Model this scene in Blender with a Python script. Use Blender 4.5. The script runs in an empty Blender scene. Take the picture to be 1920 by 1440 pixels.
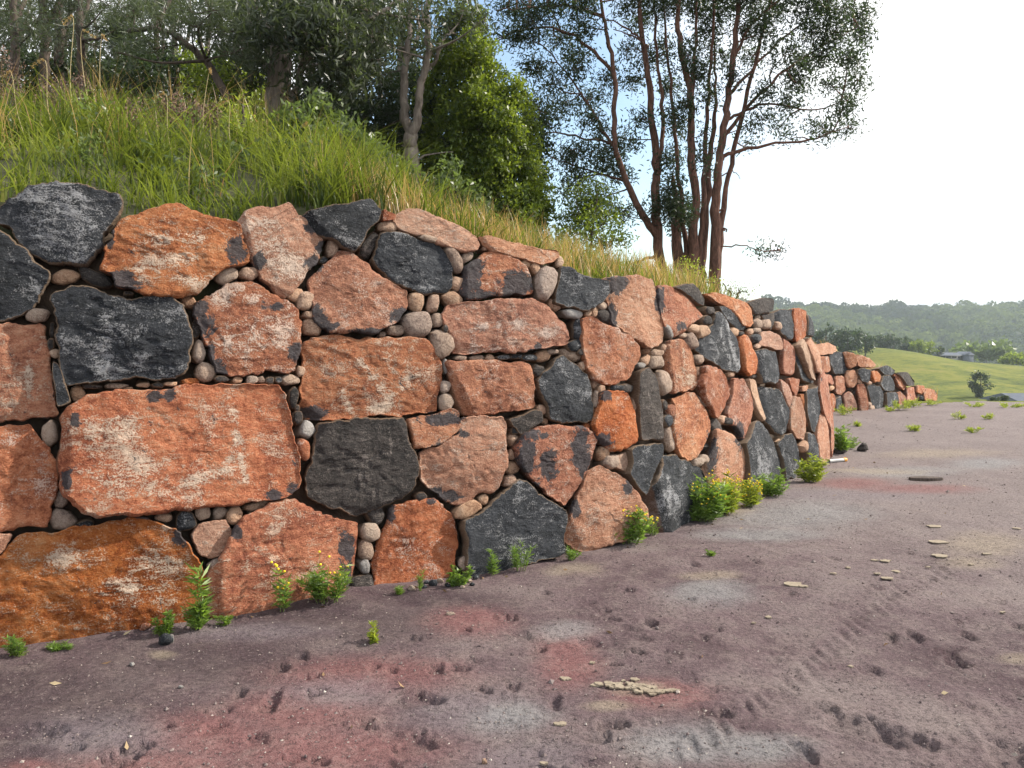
import bpy, math, random
import numpy as np
from mathutils import Vector
R = math.radians
SC = bpy.context.scene
COL = SC.collection
rng = np.random.default_rng(7)
random.seed(7)

# ------------------------------------------------------------------ camera, sky, sun, exposure
F_PX, CAM_H, PITCH = 1450.0, 1.6, math.atan(60 / 1450.0)
cam_d = bpy.data.cameras.new('camera')
cam_d.sensor_width = 36.0
cam_d.lens = 36.0 * F_PX / 1920.0
cam_d.clip_end = 6000
cam_d.clip_start = 0.05
cam = bpy.data.objects.new('camera', cam_d)
COL.objects.link(cam)
cam.location = (0, 0, CAM_H)
cam.rotation_euler = (R(90) - PITCH, 0, 0)
SC.camera = cam

SUN_AZ, SUN_EL = R(15), R(37)          # azimuth counted from +X towards +Y
world = bpy.data.worlds.new('World')
SC.world = world
world.use_nodes = True


class NT:
    """tiny node-tree helper"""
    def __init__(self, tree):
        self.t = tree
        self.l = tree.links

    def n(self, typ, **kw):
        nd = self.t.nodes.new(typ)
        for k, v in kw.items():
            if k.startswith('i_'):
                key = k[2:]
                key = int(key) if key.isdigit() else key
                self.set(nd.inputs[key], v)
            else:
                setattr(nd, k, v)
        return nd

    def set(self, sock, v):
        if isinstance(v, bpy.types.NodeSocket):
            self.l.new(v, sock)
        elif isinstance(v, bpy.types.Node):
            self.l.new(v.outputs[0], sock)
        else:
            sock.default_value = v

    def math(self, op, a, b=0.0, clamp=False):
        nd = self.n('ShaderNodeMath', operation=op, use_clamp=clamp)
        self.set(nd.inputs[0], a)
        self.set(nd.inputs[1], b)
        return nd.outputs[0]

    def vmath(self, op, a, b=(0, 0, 0), scale=None):
        nd = self.n('ShaderNodeVectorMath', operation=op)
        self.set(nd.inputs[0], a)
        self.set(nd.inputs[1], b)
        if scale is not None:
            self.set(nd.inputs[3], scale)
        return nd.outputs[0]

    def noise(self, vec, scale, detail=4.0, rough=0.55, dist=0.0):
        nd = self.n('ShaderNodeTexNoise')
        self.set(nd.inputs['Vector'], vec)
        nd.inputs['Scale'].default_value = scale
        nd.inputs['Detail'].default_value = detail
        nd.inputs['Roughness'].default_value = rough
        nd.inputs['Distortion'].default_value = dist
        return nd.outputs[0]

    def step(self, v, a, b):
        nd = self.n('ShaderNodeMapRange', interpolation_type='SMOOTHSTEP')
        self.set(nd.inputs[0], v)
        self.set(nd.inputs[1], a)
        self.set(nd.inputs[2], b)
        return nd.outputs[0]

    def mix(self, fac, a, b, mode='MIX'):
        nd = self.n('ShaderNodeMix', data_type='RGBA', blend_type=mode)
        nd.clamp_factor = True
        self.set(nd.inputs[0], fac)
        for s, v in ((6, a), (7, b)):
            if isinstance(v, tuple) and len(v) == 3:
                v = v + (1,)
            self.set(nd.inputs[s], v)
        return nd.outputs[2]

    def ramp(self, fac, stops):
        nd = self.n('ShaderNodeValToRGB')
        el = nd.color_ramp.elements
        while len(el) < len(stops):
            el.new(0.5)
        for e, (p, c) in zip(el, stops):
            e.position = p
            e.color = tuple(c) + (1,) if len(c) == 3 else c
        self.set(nd.inputs[0], fac)
        return nd.outputs[0]

    def attr(self, name):
        nd = self.n('ShaderNodeAttribute', attribute_name=name)
        return nd.outputs['Fac']


w = NT(world.node_tree)
world.node_tree.nodes.clear()
sky = w.n('ShaderNodeTexSky', sky_type='NISHITA')
sky.sun_disc = False
sky.sun_elevation = SUN_EL
sky.sun_rotation = R(90) - SUN_AZ
sky.air_density = 1.3
sky.dust_density = 0.5
sky.ozone_density = 1.0
bg_sky = w.n('ShaderNodeBackground', i_0=sky, i_1=0.13)
tc = w.n('ShaderNodeTexCoord')
sep = w.n('ShaderNodeSeparateXYZ', i_0=tc.outputs['Generated'])
den = w.math('ADD', w.math('MAXIMUM', sep.outputs[2], 0.0), 0.22)
cx = w.math('DIVIDE', sep.outputs[0], den)
cy = w.math('DIVIDE', sep.outputs[1], den)
comb = w.n('ShaderNodeCombineXYZ', i_0=cx, i_1=cy, i_2=3.1)
cn = w.noise(comb, 0.95, 7.0, 0.55, 0.25)
cn2 = w.noise(comb, 4.5, 5.0, 0.6, 0.4)
cm = w.math('ADD', cn, w.math('MULTIPLY', w.math('SUBTRACT', cn2, 0.5), 0.40))
# a gap of blue in the cloud, left of the sun
gapn = w.n('ShaderNodeVectorMath', operation='DOT_PRODUCT')
w.set(gapn.inputs[0], tc.outputs['Generated'])
gapn.inputs[1].default_value = (0.075, 0.963, 0.258)
cm = w.math('SUBTRACT', w.math('ADD', cm, 0.03), w.math('MULTIPLY', w.step(gapn.outputs['Value'], 0.950, 0.988), 0.46))
cmask = w.step(cm, 0.42, 0.53)
# thin veil of cloud towards the horizon and round the sun
hz = w.step(sep.outputs[2], 0.13, 0.02)
sund = (math.cos(SUN_EL) * math.cos(SUN_AZ), math.cos(SUN_EL) * math.sin(SUN_AZ), math.sin(SUN_EL))
dotn = w.n('ShaderNodeVectorMath', operation='DOT_PRODUCT')
w.set(dotn.inputs[0], tc.outputs['Generated'])
dotn.inputs[1].default_value = sund
glow = w.step(dotn.outputs['Value'], 0.47, 0.66)
cmask = w.math('MAXIMUM', cmask, w.math('MAXIMUM', w.math('MULTIPLY', hz, 0.85), w.math('MULTIPLY', glow, 0.97)))
shade = w.mix(w.step(cn2, 0.3, 0.7), (0.86, 0.89, 0.95), (1.0, 0.99, 0.97))
bank = w.noise(w.n('ShaderNodeCombineXYZ', i_0=w.math('MULTIPLY', sep.outputs[0], 3.0), i_1=w.math('MULTIPLY', sep.outputs[1], 3.0), i_2=w.math('MULTIPLY', sep.outputs[2], 26.0)), 1.3, 4.0, 0.55, 0.3)
shade = w.mix(w.math('MULTIPLY', w.step(bank, 0.50, 0.66), w.step(sep.outputs[2], 0.16, 0.06)), shade, (0.50, 0.56, 0.63))
bg_cl = w.n('ShaderNodeBackground', i_0=shade, i_1=0.95)
mixs = w.n('ShaderNodeMixShader', i_0=cmask, i_1=bg_sky, i_2=bg_cl)
w.n('ShaderNodeOutputWorld', i_0=mixs.outputs[0])

sun_d = bpy.data.lights.new('sun', 'SUN')
sun_d.energy = 4.2
sun_d.angle = R(1.2)
sun_d.color = (1.0, 0.93, 0.82)
sun_o = bpy.data.objects.new('sun', sun_d)
COL.objects.link(sun_o)
sun_o.location = (30, 25, 40)
sun_o.rotation_euler = Vector((-sund[0], -sund[1], -sund[2])).to_track_quat('-Z', 'Y').to_euler()

SC.view_settings.view_transform = 'Standard'
SC.view_settings.look = 'None'
SC.view_settings.exposure = 0.80
SC.view_settings.gamma = 1.0
SC.view_settings.use_curve_mapping = False
SC.render.engine = 'CYCLES'
SC.cycles.max_bounces = 6
SC.cycles.diffuse_bounces = 3
SC.cycles.glossy_bounces = 2
SC.cycles.transmission_bounces = 4
SC.cycles.transparent_max_bounces = 8
SC.cycles.volume_bounces = 1
SC.cycles.use_denoising = True

# ------------------------------------------------------------------ geometry helpers
CP, SP = math.cos(PITCH), math.sin(PITCH)
EYE = np.array([0, 0, CAM_H])


def ray(x, y):
    """direction of sight through a point of the photograph (1920 x 1440), unit depth"""
    u, v = (x - 960) / F_PX, -(y - 720) / F_PX
    return np.array([u, CP + v * SP, -SP + v * CP])


def gpt(x, y, z=0.0):
    d = ray(x, y)
    t = (z - CAM_H) / d[2]
    return EYE + d * t


def at(x, y, Y):
    d = ray(x, y)
    return EYE + d * (Y / d[1])


def hash3(ix, iy, iz, seed):
    with np.errstate(over='ignore'):
        h = (ix.astype(np.uint32) * np.uint32(374761393) + iy.astype(np.uint32) * np.uint32(668265263)
             + iz.astype(np.uint32) * np.uint32(2246822519) + np.uint32(seed * 3266489917 & 0xffffffff))
        h = (h ^ (h >> np.uint32(13))) * np.uint32(1274126177)
        h = h ^ (h >> np.uint32(16))
    return (h & np.uint32(0xffffff)).astype(np.float64) / 0xffffff


def vnoise(p, seed=0):
    """smooth value noise in -1..1 at points p (n,3)"""
    p = np.asarray(p, dtype=np.float64)
    i = np.floor(p).astype(np.int64)
    f = p - i
    f = f * f * f * (f * (f * 6 - 15) + 10)
    out = 0
    for dx in (0, 1):
        for dy in (0, 1):
            for dz in (0, 1):
                wgt = (f[:, 0] if dx else 1 - f[:, 0]) * (f[:, 1] if dy else 1 - f[:, 1]) * (f[:, 2] if dz else 1 - f[:, 2])
                out = out + wgt * hash3(i[:, 0] + dx, i[:, 1] + dy, i[:, 2] + dz, seed)
    return out * 2 - 1


def fbm(p, octaves=4, seed=0, gain=0.5, lac=2.03):
    p = np.asarray(p, dtype=np.float64)
    a, s = 1.0, 0.0
    for k in range(octaves):
        s = s + a * vnoise(p * lac ** k + 17.3 * k, seed + k)
        a *= gain
    return s


def sst(v, a, b):
    t = np.clip((v - a) / (b - a), 0, 1)
    return t * t * (3 - 2 * t)


def mk(name, V, quads=None, tris=None, mat=None, parent=None, attrs=None, smooth=True, loc=None):
    """link one mesh object built from arrays"""
    V = np.asarray(V, dtype=np.float32).reshape(-1, 3)
    q = np.zeros((0, 4), np.int32) if quads is None else np.asarray(quads, np.int32).reshape(-1, 4)
    t = np.zeros((0, 3), np.int32) if tris is None else np.asarray(tris, np.int32).reshape(-1, 3)
    me = bpy.data.meshes.new(name)
    me.vertices.add(len(V))
    me.vertices.foreach_set('co', V.ravel())
    nl = q.size + t.size
    me.loops.add(nl)
    me.loops.foreach_set('vertex_index', np.concatenate([q.ravel(), t.ravel()]))
    me.polygons.add(len(q) + len(t))
    starts = np.concatenate([np.arange(len(q)) * 4, q.size + np.arange(len(t)) * 3]).astype(np.int32)
    me.polygons.foreach_set('loop_start', starts)
    me.polygons.foreach_set('use_smooth', np.full(len(q) + len(t), smooth, dtype=bool))
    me.update(calc_edges=True)
    for k, a in (attrs or {}).items():
        at_ = me.attributes.new(k, 'FLOAT', 'POINT')
        at_.data.foreach_set('value', np.asarray(a, np.float32))
    if mat:
        me.materials.append(mat)
    o = bpy.data.objects.new(name, me)
    COL.objects.link(o)
    if parent:
        o.parent = parent
    if loc is not None:
        o.location = loc
    return o


def empty(name, loc=(0, 0, 0), label=None, cat=None, group=None):
    o = bpy.data.objects.new(name, None)
    COL.objects.link(o)
    o.location = tuple(loc)
    o.empty_display_size = 0.2
    return tag(o, label, cat, group)


def tag(o, label=None, cat=None, group=None, kind=None):
    for k, v in (('label', label), ('category', cat), ('group', group), ('kind', kind)):
        if v:
            o[k] = v
    return o


class Bag:
    """collects pieces of one mesh"""
    def __init__(self):
        self.V, self.Q, self.T, self.A, self.n = [], [], [], [], 0

    def add(self, V, quads=None, tris=None, a=None):
        V = np.asarray(V, float).reshape(-1, 3)
        if quads is not None and len(quads):
            self.Q.append(np.asarray(quads, int).reshape(-1, 4) + self.n)
        if tris is not None and len(tris):
            self.T.append(np.asarray(tris, int).reshape(-1, 3) + self.n)
        self.V.append(V)
        self.A.append(np.full(len(V), 0.5) if a is None else np.broadcast_to(np.asarray(a, float), (len(V),)))
        self.n += len(V)

    def build(self, name, mat, parent=None, smooth=True, loc=None):
        V = np.concatenate(self.V)
        if loc is not None:
            V = V - np.asarray(loc)
        return mk(name, V, np.concatenate(self.Q) if self.Q else None, np.concatenate(self.T) if self.T else None,
                  mat, parent, {'var': np.concatenate(self.A)}, smooth, loc if parent is None else None)


def resample(P, n):
    P = np.asarray(P, float)
    d = np.r_[0, np.cumsum(np.linalg.norm(np.diff(P, axis=0), axis=1))]
    t = np.linspace(0, d[-1], n)
    return np.stack([np.interp(t, d, P[:, k]) for k in range(P.shape[1])], 1)


def spline(P, n):
    """Catmull-Rom through the points"""
    P = np.asarray(P, float)
    P = np.vstack([2 * P[0] - P[1], P, 2 * P[-1] - P[-2]])
    out = []
    m = len(P) - 3
    for k in range(n):
        t = k / (n - 1) * m
        i = min(int(t), m - 1)
        f = t - i
        a, b, c, d = P[i:i + 4]
        out.append(0.5 * ((2 * b) + (c - a) * f + (2 * a - 5 * b + 4 * c - d) * f * f + (3 * b - a - 3 * c + d) * f ** 3))
    return np.array(out)


def tube(bag, P, rad, sides=7, a=0.5, wob=0.0):
    P = np.asarray(P, float)
    n = len(P)
    rad = np.interp(np.linspace(0, 1, n), np.linspace(0, 1, len(np.atleast_1d(rad))), np.atleast_1d(rad)) if np.ndim(rad) else np.full(n, rad)
    T = np.gradient(P, axis=0)
    T /= np.linalg.norm(T, axis=1)[:, None] + 1e-9
    ref = np.array([0.31, 0.87, 0.2]) if abs(T[:, 2]).mean() > 0.6 else np.array([0, 0, 1.0])
    A = np.cross(T, ref)
    A /= np.linalg.norm(A, axis=1)[:, None] + 1e-9
    B = np.cross(T, A)
    th = np.linspace(0, 2 * math.pi, sides, endpoint=False)
    rr = rad[:, None] * np.ones((1, sides))
    if wob:
        q = np.stack([np.repeat(np.arange(n), sides) * 0.5, np.tile(np.cos(th) * 1.3, n), np.tile(np.sin(th) * 1.3, n)], 1) + P[0].sum() * 3
        rr = rr * (1 + wob * vnoise(q, 5).reshape(n, sides))
    V = P[:, None, :] + rr[:, :, None] * (np.cos(th)[None, :, None] * A[:, None, :] + np.sin(th)[None, :, None] * B[:, None, :])
    i = np.arange(n - 1)[:, None] * sides
    j = np.arange(sides)[None, :]
    j2 = (j + 1) % sides
    Q = np.stack([i + j, i + j2, i + sides + j2, i + sides + j], -1).reshape(-1, 4)
    V = V.reshape(-1, 3)
    tip = np.array([P[-1] + T[-1] * rad[-1] * 0.6])
    V = np.vstack([V, tip])
    k = len(V) - 1
    base = (n - 1) * sides
    tr = np.stack([base + j[0], base + j2[0], np.full(sides, k)], 1)
    bag.add(V, Q, tr, a)


def leaves(bag, C, length, width, direction=None, spread=1.0, a=None, fold=0.25):
    """kite shaped leaves at C (n,3); direction (n,3) is the preferred leaf axis"""
    n = len(C)
    if n == 0:
        return
    D = rng.normal(size=(n, 3)) * spread
    if direction is not None:
        D = D + direction
    D /= np.linalg.norm(D, axis=1)[:, None] + 1e-9
    S = np.cross(D, rng.normal(size=(n, 3)))
    S /= np.linalg.norm(S, axis=1)[:, None] + 1e-9
    N = np.cross(D, S)
    L = length * rng.uniform(0.65, 1.3, n)[:, None]
    W = width * rng.uniform(0.7, 1.25, n)[:, None]
    b = C - D * L * 0.5
    t = C + D * L * 0.5 - N * L * 0.12
    m = C - D * L * 0.05 + N * W * fold
    V = np.stack([b, m + S * W * 0.5, t, m - S * W * 0.5], 1).reshape(-1, 3)
    i = np.arange(n)[:, None] * 4
    va = rng.uniform(0, 1, n) if a is None else np.clip(a + rng.normal(0, 0.18, n), 0, 1)
    bag.add(V, i + np.array([[0, 1, 2, 3]]), None, np.repeat(va, 4))


def clump_points(center, r, n_tw, n_lf, sig=0.1, shell=0.55, flat=1.0):
    """leaf positions: twigs spread through an ellipsoid, leaves round each twig"""
    r = np.asarray(r, float)
    d = rng.normal(size=(n_tw, 3))
    d /= np.linalg.norm(d, axis=1)[:, None]
    k = (shell + (1 - shell) * rng.uniform(0, 1, n_tw))[:, None]
    k = k * rng.uniform(0.55, 1.08, n_tw)[:, None]
    tw = np.asarray(center) + d * k * r
    pts = np.repeat(tw, n_lf, 0) + rng.normal(size=(n_tw * n_lf, 3)) * sig * np.array([1, 1, flat])
    va = np.repeat(rng.uniform(0.15, 0.85, n_tw), n_lf)
    return pts, va, tw

# ------------------------------------------------------------------ materials
def new_mat(name):
    m = bpy.data.materials.new(name)
    m.use_nodes = True
    m.node_tree.nodes.clear()
    return m, NT(m.node_tree)


def finish(t, col, rough=0.85, bump=None, dist=0.01, strength=0.6, spec=0.3, trans=None):
    b = t.n('ShaderNodeBsdfPrincipled')
    t.set(b.inputs['Base Color'], col if not (isinstance(col, tuple) and len(col) == 3) else col + (1,))
    t.set(b.inputs['Roughness'], rough)
    b.inputs['Specular IOR Level'].default_value = spec
    if bump is not None:
        bn = t.n('ShaderNodeBump')
        bn.inputs['Strength'].default_value = strength
        bn.inputs['Distance'].default_value = dist
        t.set(bn.inputs['Height'], bump)
        t.set(b.inputs['Normal'], bn)
    sh = b.outputs[0]
    if trans is not None:
        tr = t.n('ShaderNodeBsdfTranslucent')
        t.set(tr.inputs[0], trans)
        ms = t.n('ShaderNodeMixShader', i_0=0.42, i_1=sh, i_2=tr)
        sh = ms.outputs[0]
    t.n('ShaderNodeOutputMaterial', i_0=sh)


def stone_mat(name, deep, mid, pale, veins, dark_amt, streak=(7, 22, 12), rot=0.35, pale_amt=0.5, side=(0.11, 0.055, 0.03), dark=(0.035, 0.037, 0.042), rim=None, grain=30.0):
    """split rock: mottled face, pale scratches and mineral bloom, charcoal rind patches, browner joint sides"""
    m, t = new_mat(name)
    tc = t.n('ShaderNodeTexCoord')
    oi = t.n('ShaderNodeObjectInfo')
    off = t.vmath('SCALE', (37.0, 61.0, 23.0), scale=oi.outputs['Random'])
    p = t.vmath('ADD', tc.outputs['Object'], off)
    mp = t.n('ShaderNodeMapping')
    t.set(mp.inputs[0], p)
    mp.inputs['Rotation'].default_value = (0, 0, rot)
    mp.inputs['Scale'].default_value = streak
    ps = mp.outputs[0]
    n_big = t.noise(p, 2.2, 5, 0.62, 0.6)
    n_mid = t.noise(p, 10.0, 7, 0.70, 0.8)
    n_fine = t.noise(p, grain, 6, 0.74, 0.3)
    n_spk = t.noise(p, grain * 3.4, 4, 0.72)
    n_str = t.noise(ps, 1.0, 9, 0.78, 0.9)
    v = t.math('ADD', t.math('MULTIPLY', n_big, 0.55), t.math('ADD', t.math('MULTIPLY', n_str, 0.55), t.math('ADD', t.math('MULTIPLY', n_fine, 0.62), t.math('MULTIPLY', n_spk, 0.48))))
    v = t.math('ADD', t.math('MULTIPLY', t.math('SUBTRACT', t.math('DIVIDE', v, 2.2), 0.5), 2.5), 0.5)
    col = t.ramp(v, [(0.22, tuple(c * 0.55 for c in deep)), (0.36, deep), (0.52, mid), (0.66, tuple(m_ * 0.6 + p_ * 0.4 for m_, p_ in zip(mid, pale))), (0.82, pale)])
    # per stone shift of hue and value
    hs = t.n('ShaderNodeHueSaturation')
    t.set(hs.inputs['Hue'], t.math('ADD', 0.489, t.math('MULTIPLY', oi.outputs['Random'], 0.008)))
    t.set(hs.inputs['Saturation'], t.math('ADD', 0.84, t.math('MULTIPLY', t.math('FRACT', t.math('MULTIPLY', oi.outputs['Random'], 7.3)), 0.22)))
    t.set(hs.inputs['Value'], t.math('ADD', 0.88, t.math('MULTIPLY', t.math('FRACT', t.math('MULTIPLY', oi.outputs['Random'], 13.7)), 0.28)))
    t.set(hs.inputs['Color'], col)
    col = hs.outputs[0]
    # pale bloom: broken flecks that follow the streak direction, thicker where the rock is bruised
    zone = t.math('MULTIPLY', t.math('SUBTRACT', t.noise(p, 4.5, 4, 0.6, 0.5), 0.5), 0.55)
    bruise = t.math('MULTIPLY', t.attr('pw'), 0.11)
    sp_ = t.math('MULTIPLY', t.math('SUBTRACT', n_spk, 0.5), 0.75)
    bl = t.step(t.math('ADD', t.math('ADD', n_str, sp_), t.math('ADD', zone, bruise)), 0.56, 0.68)
    sp = t.step(t.math('ADD', t.math('ADD', n_mid, sp_), t.math('ADD', zone, bruise)), 0.60, 0.71)
    bl = t.math('MULTIPLY', t.math('MAXIMUM', bl, sp), t.math('ADD', pale_amt, t.math('MULTIPLY', t.attr('pw'), 0.18)), True)
    col = t.mix(bl, col, veins)
    # charcoal rind patches
    rimv = t.attr('rim')
    nd = t.math('ADD', t.noise(p, 3.4, 5, 0.62, 0.5), t.math('ADD', t.math('MULTIPLY', rimv, 0.05), dark_amt))
    dk = t.step(t.math('ADD', nd, t.math('MULTIPLY', t.math('SUBTRACT', n_fine, 0.5), 0.16)), 0.70, 0.745)
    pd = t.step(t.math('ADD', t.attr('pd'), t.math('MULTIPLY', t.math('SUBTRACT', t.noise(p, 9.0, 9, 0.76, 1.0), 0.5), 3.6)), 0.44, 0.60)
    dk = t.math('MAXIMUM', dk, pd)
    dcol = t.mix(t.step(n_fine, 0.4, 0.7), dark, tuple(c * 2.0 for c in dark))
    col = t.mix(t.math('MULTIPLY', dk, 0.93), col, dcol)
    # weathered joint sides and a thin rind line along the arris
    sd = t.attr('side')
    col = t.mix(t.math('MULTIPLY', t.step(t.math('ADD', sd, t.math('MULTIPLY', t.math('SUBTRACT', n_mid, 0.5), 0.7)), 0.35, 0.75), 0.8), col, t.mix(n_mid, tuple(c * 0.6 for c in side), tuple(c * 1.6 for c in side)))
    if rim:
        line = t.math('MULTIPLY', t.step(t.math('ADD', rimv, t.math('MULTIPLY', t.math('SUBTRACT', n_mid, 0.5), 1.4)), 0.62, 0.85), 0.8)
        col = t.mix(line, col, rim)
    n_pit = t.noise(p, grain * 1.7, 5, 0.75)
    hgt = t.math('ADD', t.math('MULTIPLY', n_mid, 0.9), t.math('ADD', t.math('MULTIPLY', n_str, 0.7), t.math('ADD', t.math('MULTIPLY', n_pit, 0.5), t.math('MULTIPLY', bl, 0.10))))
    finish(t, col, 0.82, hgt, 0.034, 1.0, 0.25)
    return m


MAT = {}
MAT['O'] = stone_mat('rust_orange_rock', (0.235, 0.066, 0.016), (0.44, 0.158, 0.046), (0.60, 0.345, 0.17), (0.67, 0.55, 0.43), 0.0, pale_amt=0.62)
MAT['R'] = stone_mat('red_brown_rock', (0.20, 0.064, 0.024), (0.385, 0.150, 0.060), (0.56, 0.325, 0.185), (0.64, 0.51, 0.43), 0.02, streak=(9, 17, 12), rot=-0.5, pale_amt=0.62)
MAT['T'] = stone_mat('peach_tan_rock', (0.27, 0.115, 0.055), (0.45, 0.225, 0.122), (0.60, 0.40, 0.265), (0.68, 0.56, 0.46), 0.0, streak=(7, 20, 12), rot=0.5, pale_amt=0.6)
MAT['M'] = stone_mat('charcoal_patched_rock', (0.21, 0.062, 0.021), (0.41, 0.150, 0.050), (0.58, 0.335, 0.185), (0.66, 0.53, 0.44), 0.085, rot=0.1, pale_amt=0.66)
MAT['D'] = stone_mat('charcoal_basalt', (0.017, 0.019, 0.022), (0.036, 0.039, 0.046), (0.10, 0.105, 0.115), (0.42, 0.42, 0.43), -0.2, streak=(6, 19, 12), rot=0.7, pale_amt=0.55, side=(0.10, 0.05, 0.03), rim=(0.20, 0.135, 0.085))
MAT['B'] = stone_mat('brown_basalt', (0.026, 0.023, 0.021), (0.055, 0.046, 0.041), (0.13, 0.11, 0.095), (0.34, 0.29, 0.26), -0.1, rot=0.2, pale_amt=0.35, side=(0.10, 0.06, 0.04), rim=(0.19, 0.12, 0.075))
MAT['G'] = stone_mat('grey_tan_cobble', (0.22, 0.155, 0.115), (0.41, 0.305, 0.225), (0.56, 0.45, 0.35), (0.46, 0.38, 0.31), -0.1, streak=(14, 14, 14), pale_amt=0.22, side=(0.14, 0.10, 0.07), grain=45)
MAT['C'] = stone_mat('warm_tan_cobble', (0.28, 0.16, 0.095), (0.50, 0.325, 0.205), (0.64, 0.47, 0.33), (0.60, 0.48, 0.36), -0.08, streak=(14, 14, 14), pale_amt=0.3, side=(0.20, 0.12, 0.07), grain=45)
MAT['W'] = stone_mat('pale_grey_stone', (0.24, 0.22, 0.20), (0.36, 0.335, 0.31), (0.50, 0.475, 0.44), (0.55, 0.53, 0.50), -0.2, streak=(14, 14, 14), pale_amt=0.3, side=(0.24, 0.20, 0.16), grain=45)


def plain_mat(name, c0, c1, scale=6.0, rough=0.85, bump=0.0, spec=0.3, stretch=None):
    m, t = new_mat(name)
    tc = t.n('ShaderNodeTexCoord')
    p = tc.outputs['Object']
    if stretch:
        mp = t.n('ShaderNodeMapping')
        t.set(mp.inputs[0], p)
        mp.inputs['Scale'].default_value = stretch
        p = mp.outputs[0]
    n = t.noise(p, scale, 6, 0.65, 0.3)
    finish(t, t.ramp(n, [(0.3, c0), (0.7, c1)]), rough, n if bump else None, bump, 0.7, spec)
    return m


def leaf_mat(name, c_lo, c_mid, c_hi, trans, rough=0.42, spec=0.45):
    m, t = new_mat(name)
    v = t.attr('var')
    oi = t.n('ShaderNodeObjectInfo')
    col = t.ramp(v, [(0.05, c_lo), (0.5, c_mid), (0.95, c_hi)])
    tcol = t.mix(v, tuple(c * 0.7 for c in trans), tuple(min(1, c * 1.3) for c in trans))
    finish(t, col, rough, None, spec=spec, trans=tcol)
    return m


MAT['gum_leaf'] = leaf_mat('gum_leaf', (0.022, 0.032, 0.018), (0.048, 0.064, 0.034), (0.14, 0.16, 0.10), (0.085, 0.115, 0.032))
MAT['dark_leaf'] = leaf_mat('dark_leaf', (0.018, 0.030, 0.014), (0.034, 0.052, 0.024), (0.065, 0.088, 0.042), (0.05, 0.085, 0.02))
MAT['bright_leaf'] = leaf_mat('bright_leaf', (0.022, 0.046, 0.008), (0.095, 0.145, 0.018), (0.27, 0.31, 0.045), (0.28, 0.37, 0.028))
MAT['shrub_leaf'] = leaf_mat('shrub_leaf', (0.04, 0.062, 0.018), (0.075, 0.11, 0.032), (0.13, 0.165, 0.055), (0.17, 0.24, 0.05))
MAT['weed_leaf'] = leaf_mat('weed_leaf', (0.06, 0.11, 0.02), (0.12, 0.20, 0.035), (0.20, 0.29, 0.06), (0.28, 0.44, 0.05))
MAT['yellow_leaf'] = leaf_mat('yellow_leaf', (0.10, 0.15, 0.022), (0.20, 0.26, 0.03), (0.34, 0.36, 0.05), (0.46, 0.55, 0.05))
MAT['grass'] = leaf_mat('grass_blade', (0.018, 0.040, 0.008), (0.085, 0.120, 0.020), (0.28, 0.265, 0.070), (0.25, 0.31, 0.032), 0.6, 0.2)
MAT['dry_grass'] = leaf_mat('dry_grass', (0.24, 0.135, 0.045), (0.42, 0.28, 0.10), (0.55, 0.43, 0.21), (0.55, 0.36, 0.11))
MAT['flower'] = plain_mat('yellow_flower', (0.68, 0.46, 0.02), (0.85, 0.62, 0.04), 30)
MAT['seedhead'] = plain_mat('brown_seedhead', (0.12, 0.072, 0.052), (0.24, 0.155, 0.115), 30)
MAT['stem_green'] = plain_mat('green_stem', (0.09, 0.13, 0.035), (0.16, 0.19, 0.06), 20)
MAT['straw'] = plain_mat('straw_stalk', (0.34, 0.27, 0.13), (0.50, 0.42, 0.24), 20)
MAT['red_bark'] = plain_mat('red_brown_bark', (0.045, 0.026, 0.020), (0.24, 0.125, 0.088), 9, 0.9, 0.03, 0.2, (3, 3, 0.7))
MAT['grey_bark'] = plain_mat('pale_gum_bark', (0.10, 0.08, 0.066), (0.32, 0.27, 0.23), 6, 0.9, 0.03, 0.2, (3, 3, 0.6))
MAT['dark_bark'] = plain_mat('dark_bark', (0.045, 0.034, 0.028), (0.13, 0.10, 0.083), 8, 0.9, 0.03, 0.2, (3, 3, 0.6))
MAT['twig'] = plain_mat('twig', (0.06, 0.05, 0.045), (0.14, 0.12, 0.10), 8)
MAT['core'] = plain_mat('earth_core', (0.04, 0.028, 0.020), (0.11, 0.078, 0.055), 8, 0.95, 0.03)
MAT['bank'] = plain_mat('bank_soil', (0.03, 0.032, 0.014), (0.07, 0.07, 0.03), 3, 0.95, 0.03)


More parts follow.
